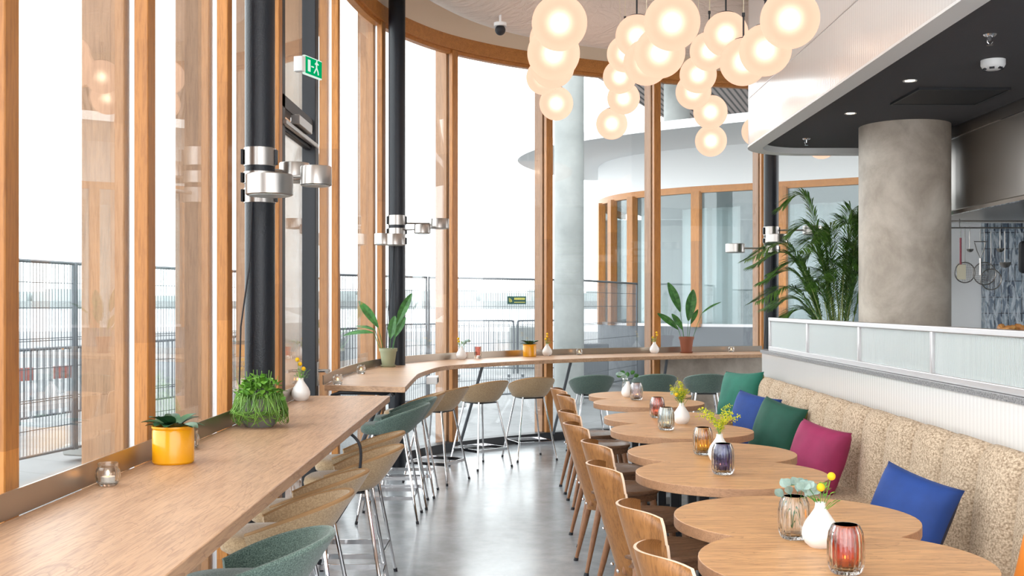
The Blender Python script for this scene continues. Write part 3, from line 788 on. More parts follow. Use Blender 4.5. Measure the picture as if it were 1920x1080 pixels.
def ribbed(loc, label, m, s=1.0, flame=True, sprig=False):
    t = thing('ribbed_glass', label, 'glass', loc, 0, 'ribbed glass candle holders')
    rib = lambda a, z: 1+.05*abs(math.cos(10*a))-.03
    outp = [(.034,0.0005),(.041,.006),(.0475,.022),(.049,.05),(.049,.085),(.045,.112),(.037,.130),(.034,.133)]
    inn = [(.031,.133),(.034,.128),(.0405,.110),(.043,.085),(.043,.05),(.040,.026),(.03,.014),(0,.012)]
    mb = MB(); mb.lathe([(0,0)]+[(r*s, z*s) for r, z in outp], 200, rib=rib); 
    mb.lathe([(r*s, z*s) for r, z in inn], 80)
    mb.build('glass_body', M['g_clear'], t, ang=60)
    if m is not M['g_clear']:
        MB().lathe([(0,.013)]+[(r*s, z*s) for r, z in [(.028,.015),(.038,.028),(.0415,.05),(.0415,.085),(.039,.110),(.033,.128)]]+[(r*s, z*s) for r, z in [(.031,.127),(.037,.110),(.0395,.085),(.0395,.05),(.036,.03),(.027,.018),(0,.016)]], 200, rib=rib).build('tinted_liner', m, t, ang=60)
    if flame:
        MB().lathe([(0,.015),(.019,.015),(.019,.034),(0,.034)], 20).build('tealight', M['wax'], t)
        MB().sphere((0,0,.043), .003, 8, 6, (1,1,1.8)).build('flame', M['flame'], t)
    if sprig:
        lf = MB(); st = MB()
        for k in range(6):
            a = k*1.05; q = Vector((.035*math.cos(a), .03*math.sin(a), .13+.012*(k % 3)))
            st.tube([(0,0,.03), q], .001, 5); leaf_quad(lf, q, (math.cos(a)*.7, math.sin(a)*.4, .8), .036, .028, .1, 4, Vector((0,1,.2)))
        st.build('stem', M['leaf'], t); lf.build('eucalyptus_sprig', M['eucalyptus'], t)
    return t
TZ = .7501
bulb_vase((.905, 3.295, TZ), 'white bulb vase with two yellow ball flowers on the nearest table', 1.03, 'balls2euc', 3)
bulb_vase((.925, 5.07, TZ), 'white bulb vase with a spray of goldenrod, between the amber and the navy glass', 1.0, 'rod', 5)
bulb_vase((.99, 6.70, TZ), 'white bulb vase with goldenrod and eucalyptus beside the pale blue glass', .98, 'rodeuc balls', 8)
bulb_vase((.85, 8.62, TZ), 'small white bulb vase with a green sprig on the farthest table', .95, 'euc', 9)
ribbed((.855, 3.41, TZ), 'clear ribbed glass holding a eucalyptus sprig on the nearest table', M['g_clear'], 1.0, False, True)
ribbed((.885, 2.97, TZ), 'burnt orange ribbed glass candle holder nearest the camera', M['g_orange'])
ribbed((.89, 5.32, TZ), 'amber yellow ribbed glass candle holder behind the goldenrod vase', M['g_amber'])
ribbed((.872, 4.70, TZ), 'dark navy ribbed glass candle holder with a glowing candle', M['g_navy'])
ribbed((.885, 7.05, TZ), 'rose red ribbed glass candle holder on the third table', M['g_red'])
ribbed((.85, 6.36, TZ), 'pale blue ribbed glass candle holder on the third table', M['g_blue'])
ribbed((.89, 8.36, TZ), 'lilac tinted ribbed glass candle holder on the farthest table', M['g_lilac'])
bt = thing('glass_bottle', 'slim clear glass vase with a leafy twig on the farthest table', 'vase', (.845, 8.78, TZ))
MB().lathe([(0,0),(.026,0),(.03,.02),(.026,.09),(.02,.12),(.023,.14),(.018,.14),(.018,.1),(.024,.03),(0,.01)], 24).build('glass_body', M['g_clear'], bt)
lf = MB(); st = MB()
for k in range(5): q = Vector((-.03+.025*k, 0, .15+.02*(k%2))); st.tube([(0,0,.02), q], .001, 5); leaf_quad(lf, q, (k-2, .3, 1), .045, .035, .1, 4, Vector((0,1,.1)))
st.build('stem', M['leaf'], bt); lf.build('leaf', M['leaf'], bt)

def on_ledge(px, py, inset=.075):
    Y = .55*2050/(py-571); X = X_at(px, Y)
    for _ in range(80):
        dmin = min(range(len(FC)), key=lambda i: (FC[i].x-X)**2+(FC[i].y-Y)**2); n_, d = fnorm(dmin)
        if (Vector((X, Y))-FC[dmin]).dot(n_) > inset+.045: break
        Y *= .997; X = X_at(px, Y)
    return (X, Y, .9302)
def tealight(loc, label, lit=True):
    t = thing('tealight_holder', label, 'candle holder', loc, 0, 'faceted clear glass tealight holders')
    rib = lambda a, z: 1+.05*abs(math.sin(5*a))
    MB().lathe([(0,0),(.024,0),(.032,.012),(.036,.03),(.033,.048),(.028,.056),(.029,.068),(.026,.068),(.025,.056),(.030,.046),(.032,.03),(.028,.014),(0,.010)], 60, rib=rib).build('glass_body', M['g_clear'], t, ang=25)
    MB().lathe([(0,.0105),(.019,.0105),(.019,.026),(0,.026)], 20).build('candle', M['wax'], t)
    if lit: MB().sphere((0,0,.036), .005, 8, 6, (1,1,1.8)).build('flame', M['flame'], t)
tealight((-1.255, 3.33, .9302), 'clear glass tealight holder nearest the camera on the bar counter, candle lit')
tealight((-1.262, 4.18, .9302), 'clear glass tealight holder half hidden behind the near yellow pot')
for px, py, lab in ((633,707,'clear glass tealight holder at the near end of the curved ledge'), (677,692,'clear glass tealight holder left of the sage green plant pot'),
                    (1086,664,'clear glass tealight holder on the curved ledge between two white vases'), (1371,660,'clear glass tealight holder at the right end of the curved ledge')):
    tealight(on_ledge(px, py), lab)
bulb_vase((-1.255, 6.26, .9302), 'white bulb vase with yellow ball flowers at the far end of the bar counter', 1.0, 'balls', 11)
for px, py, sd, lab, fl in ((865,674,12,'white bulb vase left of the small red glass on the curved ledge', 'ballseuc'), (1026,667,13,'white bulb vase just right of the farther yellow pot', 'balls'), (1227,661,14,'white bulb vase left of the terracotta pot on the curved ledge', 'balls')):
    bulb_vase(on_ledge(px, py), lab, 1.0, fl, sd)
rg = thing('red_tumbler', 'small red glass tumbler on the curved ledge', 'glass', on_ledge(896, 672))
MB().lathe([(0,0),(.034,0),(.036,.02),(.037,.125),(.034,.125),(.030,.03),(0,.022)], 32).build('glass_body', M['g_clear'], rg)
MB().lathe([(0,.03),(.022,.03),(.032,.12),(.029,.12),(.02,.036),(0,.036)], 32).build('inner_cup', M['g_red'], rg)
def yellow_pot(loc, label, seed):
    random.seed(seed); t = thing('potted_plant', label, 'potted plant', loc, seed)
    MB().lathe([(0,0),(.066,0),(.0705,.006),(.0705,.112),(.068,.118),(.0725,.124),(.0725,.13),(.067,.13),(.064,.12),(.064,.11)], 48).build('pot', M['yellow_pot'], t)
    MB().lathe([(0,.108),(.065,.108)], 32).build('soil', M['soil'], t)
    lf = MB()
    for k in range(15):
        a = k*2.4+random.uniform(-.3,.3); e = random.uniform(.35, 1.0); L_ = random.uniform(.08,.14)
        leaf_quad(lf, (.012*math.cos(a), .012*math.sin(a), .120), (math.cos(a), math.sin(a), e), L_, L_*.46, .28, 7)
    lf.build('leaf', M['leaf_dark'], t)
yellow_pot((-1.205, 3.80, .9302), 'yellow enamel pot with dark leafed plant nearest the camera on the bar counter', 21)
yellow_pot(on_ledge(993, 668, .10), 'yellow pot with dark leafed plant on the far curved ledge', 22)
# trailing herb bowl
random.seed(31); hb = thing('trailing_plant', 'bushy bright green trailing plant in a grey bowl on the bar counter', 'potted plant', (-1.175, 4.93, .9302))
MB().lathe([(0,0),(.06,0),(.085,.03),(.09,.09),(.082,.13),(.076,.13),(.08,.09),(0,.08)], 36).build('pot', M['bowl'], hb)
lf = MB(); lf2 = MB()
for k in range(230):
    a = random.uniform(0, 2*PI); e = random.uniform(.25, 1.5); r_ = .088+random.uniform(-.015, .035)
    q = Vector((r_*math.cos(a)*math.cos(e), r_*math.sin(a)*math.cos(e), .105+r_*math.sin(e)*.95))
    leaf_quad(lf, q, (random.uniform(-1,1), random.uniform(-1,1), random.uniform(-.3, .8)), random.uniform(.024,.040), random.uniform(.018,.030), .1, 4)
for k in range(190):
    a = random.uniform(0, 2*PI); sw = random.uniform(-1.3, 1.3); rr = random.uniform(.098,.132); zf = random.uniform(.004,.06)
    lf2.tube(spline([(.07*math.cos(a), .07*math.sin(a), .13), (.10*math.cos(a+.1*sw), .10*math.sin(a+.1*sw), .14+random.uniform(-.02,.02)), (rr*math.cos(a+.3*sw), rr*math.sin(a+.3*sw), .08), (rr*math.cos(a+.7*sw), rr*math.sin(a+.7*sw), zf+.02), ((rr-.008)*math.cos(a+sw), (rr-.008)*math.sin(a+sw), zf+random.uniform(.0,.02))], 3), .0019, 4)
for k in range(16):
    a = random.uniform(0, 2*PI); r0 = random.uniform(.02,.09); lf2.tube([(r0*math.cos(a), r0*math.sin(a), .17), (r0*1.15*math.cos(a), r0*1.15*math.sin(a), .22+random.uniform(0,.035))], .0016, 4)
lf.build('foliage', M['leaf_bright'], hb); lf2.build('trailing_stems', leafm('trailing_green', (.07,.17,.02), (.17,.33,.05)), hb)
# aspidistra pots
def tall_plant(loc, label, potm, r, h, leaves, seed):
    random.seed(seed); t = thing('potted_plant', label, 'potted plant', loc)
    MB().lathe([(0,.012),(r*.72,.012),(r*.95,h*.84),(r*1.05,h*.84),(r*1.06,h),(r*.96,h),(r*.9,h*.9)], 40).build('pot', potm, t)
    MB().lathe([(0,0),(r*.80,0),(r*.92,.016),(r*.86,.018),(r*.7,.011),(0,.011)], 40).build('saucer', potm, t)
    MB().lathe([(0,h*.9),(r*.93,h*.9)], 32).build('soil', M['soil'], t)
    for (dx, dz, L_, W_l, dy, stemh) in leaves:
        lf = MB(); p0 = Vector((dx*.08, dy*.08, h*.9)); p1 = p0+Vector((dx*stemh*.4, dy*stemh*.4, stemh))
        lf.tube([p0, p0.lerp(p1, .5)+Vector((0,0,.01)), p1], .003, 6)
        d = Vector((dx, dy, dz)).normalized(); up = Vector((0, -1, .1)) if dz > .8*abs(dx) else Vector((0,-.5,1))
        leaf_quad(lf, p1, d, L_, W_l, .15 if dz > 0 else .0, 9, up)
        lf.build('leaf', M['leaf'], t)
pg = on_ledge(728, 687, .10)
tall_plant(pg, 'sage green clay pot with tall broad leaves at the bend of the curved ledge', M['sage'], .076, .165,
  [(-.9,.05,.27,.085,-.1,.15), (-.55,.9,.33,.075,0,.20), (.45,1.1,.36,.075,-.1,.22), (.15,1,.24,.08,.1,.10), (.5,1.2,.22,.06,.1,.12), (-.8,.30,.2,.05,.2,.17)], 41)
tall_plant(on_ledge(1287, 661, .12), 'terracotta pot with tall upright leaves at the right of the curved ledge', M['terracotta'], .082, .185,
  [(-.35,1,.42,.10,0,.30), (.12,1,.42,.12,-.1,.20), (.9,.7,.28,.04,0,.28), (-.75,.75,.33,.075,.1,.10), (-.4,.7,.25,.07,-.1,.10), (.35,.8,.22,.05,.1,.16)], 42)

# ---------------------------------------------------------------- palm behind the partition
random.seed(51); pm = thing('palm', 'tall feathery green palm standing behind the partition beside the concrete column', 'palm', (3.02, 10.35, 0))
MB().lathe([(0,0),(.17,0),(.21,.36),(.22,.38),(.19,.38),(.18,.33),(0,.33)], 36).build('pot', M['concrete_out'], pm)
stem = MB()
fr = [(-.92,2.02,-.2),(-.55,2.47,.0),(-.80,1.95,.2),(-.85,1.62,-.3),(-.62,1.52,.3),(-.35,2.12,-.3),(.12,2.30,-.2),(.35,2.42,-.3),(-.20,2.12,.2),(-.62,1.86,.1),(.32,2.0,.2),(-.3,1.75,-.4),(.05,2.0,-.4),(-.7,1.78,.2),(.45,2.25,.3),(-.5,2.02,-.4),(-.2,1.62,.4),(.2,1.7,-.4),(-.45,2.2,.1),(.0,2.2,-.35),(-.3,1.95,.2),(.15,1.85,-.3),(-.42,1.68,-.3),(.4,2.1,-.1),(-.12,1.85,-.2),(-.55,1.42,.0),(.5,1.9,-.3),(.3,1.8,.1),(-.1,2.15,.1),(.25,2.25,.1)]
for (dx, zt, dy) in fr:
    b0 = Vector((random.uniform(-.09,.09), random.uniform(-.08,.08), .33)); apex = Vector((dx*.55, dy*.5, zt)); tip = Vector((dx, dy, zt+.02-.16*abs(dx)))
    rch = spline([b0, b0.lerp(apex, .5)+Vector((-dx*.12, 0, .12)), apex, tip], 12)
    stem.tube(rch[:20], [.008-.0002*i for i in range(20)], 6)
    lfm = MB(); lfm.tube(rch[18:], .003, 5); n = len(rch)
    for i in range(15, n):
        t_ = (i-15)/(n-15); L_ = .24*math.sin(PI*(.12+.80*t_))+.03; d = (rch[min(i+1,n-1)]-rch[i-1]).normalized(); side = d.cross(Vector((0,0,1))).normalized()
        for sgn in (-1, 1):
            for kk in (0, .33, .66):
                q = rch[i-1].lerp(rch[i], kk)
                leaf_quad(lfm, q, side*sgn*.85+d*.8+Vector((random.uniform(-.1,.1), random.uniform(-.1,.1), .28)), L_*random.uniform(.85,1.1), .0115, .35, 3)
    lfm.build('frond', M['palm'], pm)
stem.build('stems', M['palm_stem'], pm)

# ---------------------------------------------------------------- pendant globes
G = [(1049,43,52),(1036,74,43),(1038,100,50),(1036,124,44),(1019,145,32.5),(1043,194,32.5),
     (1194,68,40),(1260,42,52.5),(1172,101,34),(1162,144,31.5),(1169,184,32),(1147,232,29.5),(1212,117,43),(1237,99,47.5),
     (1361,64,41.5),(1330,96,36.5),(1309,140,34.5),(1300,172,33),(1332,210,31.7),(1333,264,29.5),(1394,116,44.5),(1435,94,48.5),(1481,36,55),
     (1419,246,29),(1541,270,28.5)]
place = ['topmost big globe of the left cluster','globe peeping out behind the top of the left cluster','second big globe of the left cluster, under the topmost','globe half hidden behind the second big one, left cluster','small globe at the lower left edge of the left cluster','lowest of the left cluster, in front of the grey column',
 'globe with visible black rod at the upper left of the middle cluster','largest and topmost globe of the middle cluster','globe at the left edge of the middle cluster, third from its lowest','globe at the left of the middle cluster, just above the two lowest','second lowest globe of the middle cluster','lowest globe of the middle cluster, against the sky','globe half hidden at the centre of the middle cluster','big globe directly below the largest of the middle cluster',
 'globe with visible black rod at the top of the right cluster','globe at the left of the right cluster, below the rodded one','globe in the middle of the right cluster string','fourth lowest string globe at the far left of the right cluster','second lowest globe of the right cluster','lowest globe of the right cluster above the far windows','globe with a short black stem beside the timber mullion on the right','second nearest globe on the right, overlapping the nearest','nearest and largest globe, touching the white bulkhead in view',
 'globe cut off by the corner of the white bulkhead','globe of which only the bottom shows under the bulkhead by the column']
pts_duct = spline([(-1.0,6.6,4.30),(-.85,7.8,4.28),(-.55,8.9,4.27),(.05,9.8,4.26),(1.2,10.5,4.27),(3.3,11.1,4.28)], 24)
gl = thing('pendant_globe', '', 'pendant lamp')
MB().sphere((0,0,0), .15, 48, 28).build('globe', M['globe'], gl, ang=180)
MB().sphere((0,0,.0), .024, 16, 10, (1,1,1.15)).build('bulb', M['bulb'], gl, ang=180)
MB().lathe([(0,.155),(.012,.155),(.035,.150),(.055,.143),(.055,.139),(0,.140)], 28).build('cap', M['dark_metal'], gl)
MB().lathe([(.006,.15),(.006,.285),(.010,.287),(.010,.31),(0,.31)], 10).build('rod', M['dark_metal'], gl)
gcab = MB().tube([(0,0,.3),(.004,.003,.7),(-.004,0,1.1),(0,0,1.9)], .0022, 5).build('cable', M['cream'], gl)
GP = []
for i, (px, py, r) in enumerate(G):
    Y = .15*2050/r
    if i == 24: Y = 11.0
    if i == 23: Y = 10.9
    z = H-(py-571)*Y/2050
    while any((Vector((X_at(px, Y), Y, H-(py-571)*Y/2050))-q).length < .315 for q in GP): Y += .04
    z = H-(py-571)*Y/2050; GP.append(Vector((X_at(px, Y), Y, z)))
    o = gl if i == 0 else copy_tree(gl)
    put(o, (X_at(px, Y), Y, z), 0, 'opal glass pendant: '+place[i], 'glowing opal globe pendants')
    cbl = [c for c in ALLK(o) if c.name.startswith('cable')][0]; cbl.scale = (1, 1, 1); 
    # stretch the flex so that it ends at the ceiling
    dd = min(((p.x-o.location.x)**2+(p.y-o.location.y)**2)**.5 for p in pts_duct)
    top_local = (CEIL if dd > .355 else 4.31-math.sqrt(.362**2-dd*dd))-z; cbl.location = (0,0,.3*(1-(top_local-.3)/1.6)); cbl.scale = (1,1,(top_local-.3)/1.6)

# ---------------------------------------------------------------- things on the ceilings
du = MB(); pts = spline([(-1.0,6.6,4.30),(-.85,7.8,4.28),(-.55,8.9,4.27),(.05,9.8,4.26),(1.2,10.5,4.27),(3.3,11.1,4.28)], 8)
dct = thing('air_duct', 'pale fabric wrapped air duct curving under the ceiling', 'duct')
MB().tube(pts, .36, 28).build('duct_body', M['canvas'], dct)
sb = MB()
for i in (4, 14, 24, 34): sb.tube([pts[i]+Vector((0,0,.2)), Vector((pts[i].x, pts[i].y, CEIL))], .006, 6)
sb.build('hanger', M['dark_metal'], dct)
sp = thing('loudspeaker', 'white wall speaker hanging at the top beside the black column', 'speaker', (-.93, 9.3, 4.19))
q = MB().box((0,0,0), (.20,.16,.15)).build('cabinet', M['white_metal'], sp, bevel=.015); sp.rotation_euler = (.35,-.35,.5)
MB().tube([(0,0,.07),(0,0,.62)], .012, 8).build('bracket', M['white_metal'], sp)
dc = thing('dome_camera', 'small black ball camera under the pale duct', 'camera', (X_at(938,9.3), 9.3, 3.815))
MB().sphere((0,0,0), .045, 18, 12).build('ball', M['rubber'], dc); MB().lathe([(0,.03),(.055,.03),(.055,.06),(0,.06)], 20).build('mount', M['white_metal'], dc)
MB().tube([(0,0,.06),(0,0,.14)], .012, 6).build('stem', M['white_metal'], dc)
ex = thing('exit_sign', 'green emergency exit sign with white pictogram on the window mullion', 'sign', (-1.254, 6.6, 2.91), math.radians(70))
MB().box((0,0,0), (.20,.018,.115)).build('panel', M['exit_white'], ex, bevel=.003)
MB().box((0,-.010,0), (.188,.002,.10)).build('green_face', M['exit_green'], ex)
fig = MB(); fig.box((.03,-.012,.02), (.012,.002,.035)); fig.sphere((.034,-.012,.043), .007, 10, 8, (1,.2,1))
for a, b_ in (((.03,.003),(.012,-.02)), ((.03,.003),(.046,-.02)), ((.03,.033),(.012,.022)), ((.03,.033),(.05,.024)), ((.012,-.02),(.0,-.034)), ((.046,-.02),(.05,-.038))): fig.tube([(a[0],-.012,a[1]),(b_[0],-.012,b_[1])], .0045, 6)
fig.box((-.055,-.012,0), (.028,.002,.07)); fig.prism([(0,0),(0,0),(0,0)], 0, 0) if False else None
fig.tube([(-.03,-.012,0),(-.005,-.012,0)], .004, 6)
fig.build('pictogram', M['exit_white'], ex)
MB().box((-.11,.02,.0), (.04,.06,.09)).build('housing', M['white_metal'], ex, bevel=.004)
KC = 2.944
for x, y, lab in ((2.55,7.15,'round recessed ceiling spotlight nearer the smoke detector'), (2.53,8.37,'round recessed ceiling spotlight farther along the dark kitchen ceiling')):
    t = thing('downlight', lab, 'ceiling light', (x, y, KC), 0, 'recessed spotlights in the kitchen ceiling')
    MB().lathe([(.032,0),(.045,-.004),(.045,0)], 28).build('bezel', M['white_metal'], t); MB().lathe([(0,-.001),(.032,-.001)], 28).build('lens', M['downlight'], t)
sd = thing('smoke_detector', 'white round smoke detector on the dark kitchen ceiling', 'smoke detector', (X_at(1862,6.55), 6.55, KC))
MB().lathe([(.07,0),(.07,-.03),(.062,-.045),(.04,-.058),(0,-.06)], 36).build('base', M['white_metal'], sd)
for k in range(6): a = k*PI/3; MB().box((.05*math.cos(a), .05*math.sin(a), -.053), (.012,.028,.012), a).build('slot', M['rubber'], sd)
for x, y, lab in ((X_at(1856,5.93),5.93,'chrome fire sprinkler in front of the smoke detector'), (X_at(1512,9.65),9.65,'chrome fire sprinkler at the far corner of the dark ceiling')):
    t = thing('sprinkler', lab, 'sprinkler', (x, y, KC), 0, 'ceiling fire sprinklers')
    MB().lathe([(.035,0),(.03,-.008),(.01,-.010),(.008,-.035),(0,-.035)], 24).build('escutcheon', M['chrome'], t)
    MB().tube([(-.012,0,-.01),(-.014,0,-.04),(0,0,-.055)], .0025, 6).tube([(.012,0,-.01),(.014,0,-.04),(0,0,-.055)], .0025, 6).lathe([(.018,-.056),(.018,-.058)], 16).build('deflector', M['chrome'], t)
vt = thing('ceiling_vent', 'square black vent panel in the dark kitchen ceiling', 'vent', (3.0, 7.66, KC))
MB().box((0,0,-.006), (.60,.55,.012)).build('panel', M['rubber'], vt); MB().box((0,-.28,-.008), (.62,.012,.016)).box((0,.28,-.008), (.62,.012,.016)).box((-.305,0,-.008), (.012,.55,.016)).box((.305,0,-.008), (.012,.55,.016)).build('frame', M['dark_metal'], vt)

# ---------------------------------------------------------------- range hood and kitchen things
hd = thing('range_hood', 'large brushed stainless steel extractor hood in the kitchen', 'extractor hood', (3.57, 0, 0))
MB().box((1.0, 7.4, 2.60), (2.0, 5.1, .70)).build('canopy', M['steel'], hd, bevel=.01)
MB().box((-.004, 7.4, 2.85), (.01, 5.1, .008)).build('seam', M['chrome'], hd)
MB().box((.0, 7.4, 2.235), (.03, 5.14, .03)).box((1.0, 9.96, 2.235), (2.0,.03,.03)).build('lip', M['chrome'], hd)
MB().box((1.0, 7.4, 2.246), (1.9, 4.9, .012)).build('filter', M['upstand'], hd)
rail = thing('utensil_rail', 'steel rail under the extractor hood carrying hanging utensils', 'rail', (0, 9.7, 2.16))
MB().tube([(3.75,0,0),(5.4,0,0)], .007, 8).build('bar', M['steel'], rail)
MB().tube([(3.9,0,0),(3.9,0,.09)], .004, 6).tube([(5.2,0,0),(5.2,0,.09)], .004, 6).build('hanger', M['steel'], rail)
YK = 9.7; RZ = 2.16
def hang(name, label, px, builder, dy=0):
    t = thing(name, label, name.replace('_', ' '), (X_at(px, YK), YK, RZ), 0, 'utensils hanging under the extractor hood')
    MB().tube(spline([(0,0,.010),(0,-.012,.0),(0,-.004,-.03)], 5), .002, 6).build('hook', M['steel'], t); builder(t)
def zpx(py): return (571-py)*YK/2050+H-RZ
def b_spat(t):
    MB().tube([(0,0,-.03),(0,0,zpx(446))], .003, 6).build('hook_wire', M['steel'], t)
    MB().tube([(0,0,zpx(446)),(0,0,zpx(496))], .009, 10).build('handle', M['red_handle'], t)
    MB().box((.008,0,(zpx(496)+zpx(524))/2), (.08,.006,abs(zpx(524)-zpx(496)))).build('blade', M['cream'], t, bevel=.002)
def b_ladle(y1, r):
    def f(t):
        MB().tube([(0,0,-.03),(0,0,zpx(y1))], .004, 8).build('handle', M['steel'], t)
        MB().lathe([(0,-r),(r*.5,-r*.86),(r*.86,-r*.5),(r,0),(r*.94,0),(r*.8,-.45*r),(0,-.9*r)], 24, (0,-.01,zpx(y1))).build('bowl', M['steel'], t)
    return f
def b_sieve(yc, r, dark=False):
    def f(t):
        zc = zpx(yc); MB().tube([(0,0,-.03),(0,0,zc+r)], .003, 6).build('handle', M['steel'], t)
        MB().tube([(r*math.cos(a), 0, zc+r*math.sin(a)) for a in [2*PI*k/32 for k in range(33)]], .005, 6).build('rim', M['steel'], t)
        w = MB()
        for k in range(-5, 6):
            x = k*r/6; hh = math.sqrt(r*r-x*x); w.tube([(x,.01,zc-hh),(x,.03,zc),(x,.01,zc+hh)], .0012, 4).tube([(-hh,.01,zc+x),(0,.03,zc+x),(hh,.01,zc+x)], .0012, 4)
        w.build('mesh', M['steel'], t)
    return f
def b_mash(t):
    MB().tube([(0,0,-.03),(0,0,zpx(452))], .003, 6).build('hook_wire', M['steel'], t)
    MB().tube([(-.05,0,zpx(455)),(-.03,0,zpx(470)),(0,0,zpx(484)),(.03,0,zpx(470)),(.05,0,zpx(455))], .004, 6).tube([(-.06,0,zpx(453)),(.06,0,zpx(453))], .005, 6).build('head', M['steel'], t)
    MB().tube([(0,0,zpx(484)),(0,0,zpx(516))], .010, 10).build('handle', M['steel'], t)
hang('spatula', 'cream bladed spatula with dark red handle hanging under the hood', 1801, b_spat)
hang('ladle', 'small steel ladle hanging right of the red handled spatula', 1818, b_ladle(467, .030))
hang('sieve', 'round sieve hanging behind the spatula', 1809, b_sieve(511, .09))
hang('sieve', 'larger round sieve hanging beside the potato masher', 1846, b_sieve(513, .10))
hang('potato_masher', 'steel potato masher hanging upside down in the middle of the rail', 1838, b_mash)
hang('ladle', 'small steel ladle hanging in front of the blue tiles', 1875, b_ladle(466, .034))
hang('ladle', 'larger steel ladle hanging lowest in front of the blue tiles', 1884, b_ladle(492, .05))
hang('hoop', 'thin steel ring hanging lowest beside the sieves', 1858, b_sieve(524, .092))
def b_pan(t):
    MB().tube([(0,0,-.03),(0,0,zpx(452))], .008, 8).build('handle', M['rubber'], t)
    MB().box((.02,0,zpx(482)), (.13,.10,.29)).build('body', M['rubber'], t, bevel=.04, bseg=4)
hang('cooking_pot', 'black pot hanging at the right edge before the blue tiles', 1921, b_pan)
kc = thing('service_counter', 'steel service counter behind the reeded glass screen', 'counter', (0,0,0))
MB().box((2.62, 5.3, 1.30), (.6, 2.6, .04)).build('counter_top', M['steel'], kc, bevel=.004)
MB().box((2.62, 5.3, .64), (.56, 2.5, 1.28)).build('cabinet', M['steel'], kc)
random.seed(61)
bcx = X_at(1905, 5.4)
tr = MB().box((0,0,.008), (.40,.28,.016)).build('serving_tray', M['dark_metal']); tr.location = (bcx+.1, 5.4, 1.3205); tag(tr, 'dark tray under the pastries on the service counter', 'tray')
for k, (dx, dy) in enumerate(((-.05,-.03),(.03,.0),(.13,-.02))):
    t = thing('pastry', ['golden baked pastry at the left of the tray','golden baked pastry in the middle of the tray','golden baked pastry at the right of the tray'][k], 'pastry', (bcx+dx+.0, 5.4+dy, 1.3375), k, 'baked pastries behind the glass screen')
    MB().tube([(.035*math.cos(a)*(1-.1*k), .03*math.sin(a), .022+.008*math.sin(3*a)) for a in [2*PI*i/20 for i in range(17)]], [.010+.010*math.sin(PI*i/16) for i in range(17)], 10).build('crust', M['bread'], t)
    MB().sphere((0,0,.022), .024, 12, 8, (1,1,.8)).build('filling', M['bread'], t)

# ---------------------------------------------------------------- outside: ground, water, fences
gr = MB().box((0, 30, -.075), (160, 64, .05)); 
struct('ground_outside', gr, M['paving'], smooth=False)
struct('water_outside', MB().box((0, 560, -1.0), (1800, 1000, .1)), M['water'], smooth=False)
sh = MB(); random.seed(71)
far = thing('far_shore', 'low buildings on the far bank of the water, coloured pale to suggest haze', 'shore', (0, 620, -1))
MB().box((0,40,2), (1700,60,5)).build('bank', M['concrete_out'], far)
bs = MB()
for k in range(50): w_ = random.uniform(8,30); bs.box((random.uniform(-420,200), random.uniform(20,60), 4+random.uniform(0,2)), (w_, 10, random.uniform(6,13)))
bs.build('buildings', M['pale_wall'], far)  # pale colour stands in for haze over the far bank
fpts = [(-4.9,7.4),(-4.42,9.8),(-3.9,11.4),(-3.2,13.2),(-2.2,15.2),(-.9,15.9),(.6,16.9),(2.2,20.5)]
fl_ = [(p.x, p.y) for p in spline([(x, y, 0) for x, y in fpts], 6)]
fl_ = res(fl_, 6)
for i in range(5):
    a, b_ = Vector(fl_[i]), Vector(fl_[i+1]); L_ = (b_-a).length-.05; ang = math.atan2((b_-a).y, (b_-a).x)
    t = thing('mesh_fence', '%s steel mesh fence panel outside the windows' % ['leftmost and nearest','second from the left','third from the left','fourth from the left, with the green sign','rightmost, behind the concrete column'][i], 'fence', (a.x, a.y, 0), ang, 'temporary steel mesh fence panels')
    fr_ = MB().tube([(0,0,.1),(0,0,1.87),(L_,0,1.87),(L_,0,.1)], .019, 8).tube([(0,0,.12),(L_,0,.12)], .014, 8); fr_.build('frame', M['grey_steel'], t)
    wm = MB(); n = int(L_/.045)
    for k in range(1, n): wm.box((k*L_/n, 0, .99), (.005,.005,1.75))
    for z in (.35,.6,.62,.9,1.15,1.17,1.45,1.68): wm.box((L_/2, 0, z), (L_, .007, .007))
    wm.build('wire_mesh', M['grey_steel'], t)
    MB().box((.3, 0, .055), (.28,.65,.11)).build('foot_block', M['concrete_out'], t, bevel=.02)
def railing(a, b_, h, lab, nm='railing', spacing=.11, loops=False):
    a, b_ = Vector(a), Vector(b_); L_ = (b_-a).length; ang = math.atan2((b_-a).y, (b_-a).x)
    t = thing(nm, lab, 'barrier', (a.x, a.y, 0), ang, 'crowd barriers and railings on the quay')
    r = .06 if loops else .005
    MB().tube(spline([(0,0,.06),(0,0,h-.12),(.03,0,h-.02),(.12,0,h),(L_-.12,0,h),(L_-.03,0,h-.02),(L_,0,h-.12),(L_,0,.06)], 4), .019, 8).tube([(0,0,.18),(L_,0,.18)], .014, 8).build('frame', M['grey_steel'], t)
    br_ = MB(); n = int(L_/spacing)
    for k in range(1, n): br_.box((k*L_/n, 0, (h+.18)/2), (.012,.012,h-.18))
    br_.build('bars', M['grey_steel'], t)
    MB().box((.1,0,.03), (.05,.5,.06)).box((L_-.1,0,.03), (.05,.5,.06)).build('foot', M['grey_steel'], t)
railing((-6.1,10.9), (-5.2,14.2), .96, 'dark railing outside the leftmost windows')
railing((-5.15,14.4), (-4.2,18.0), .98, 'dark railing second from the left on the quay')
railing((-4.1,18.2), (-2.9,21.4), 1.02, 'dark railing behind the sage green pot')
railing((-2.75,21.6), (-1.45,22.6), 1.08, 'dark crowd barrier left of the timber mullion with the white vase')
xs = [-1.4, .0, 1.45, 2.9]
xb = [-1.35, -.05, 1.25, 2.55]
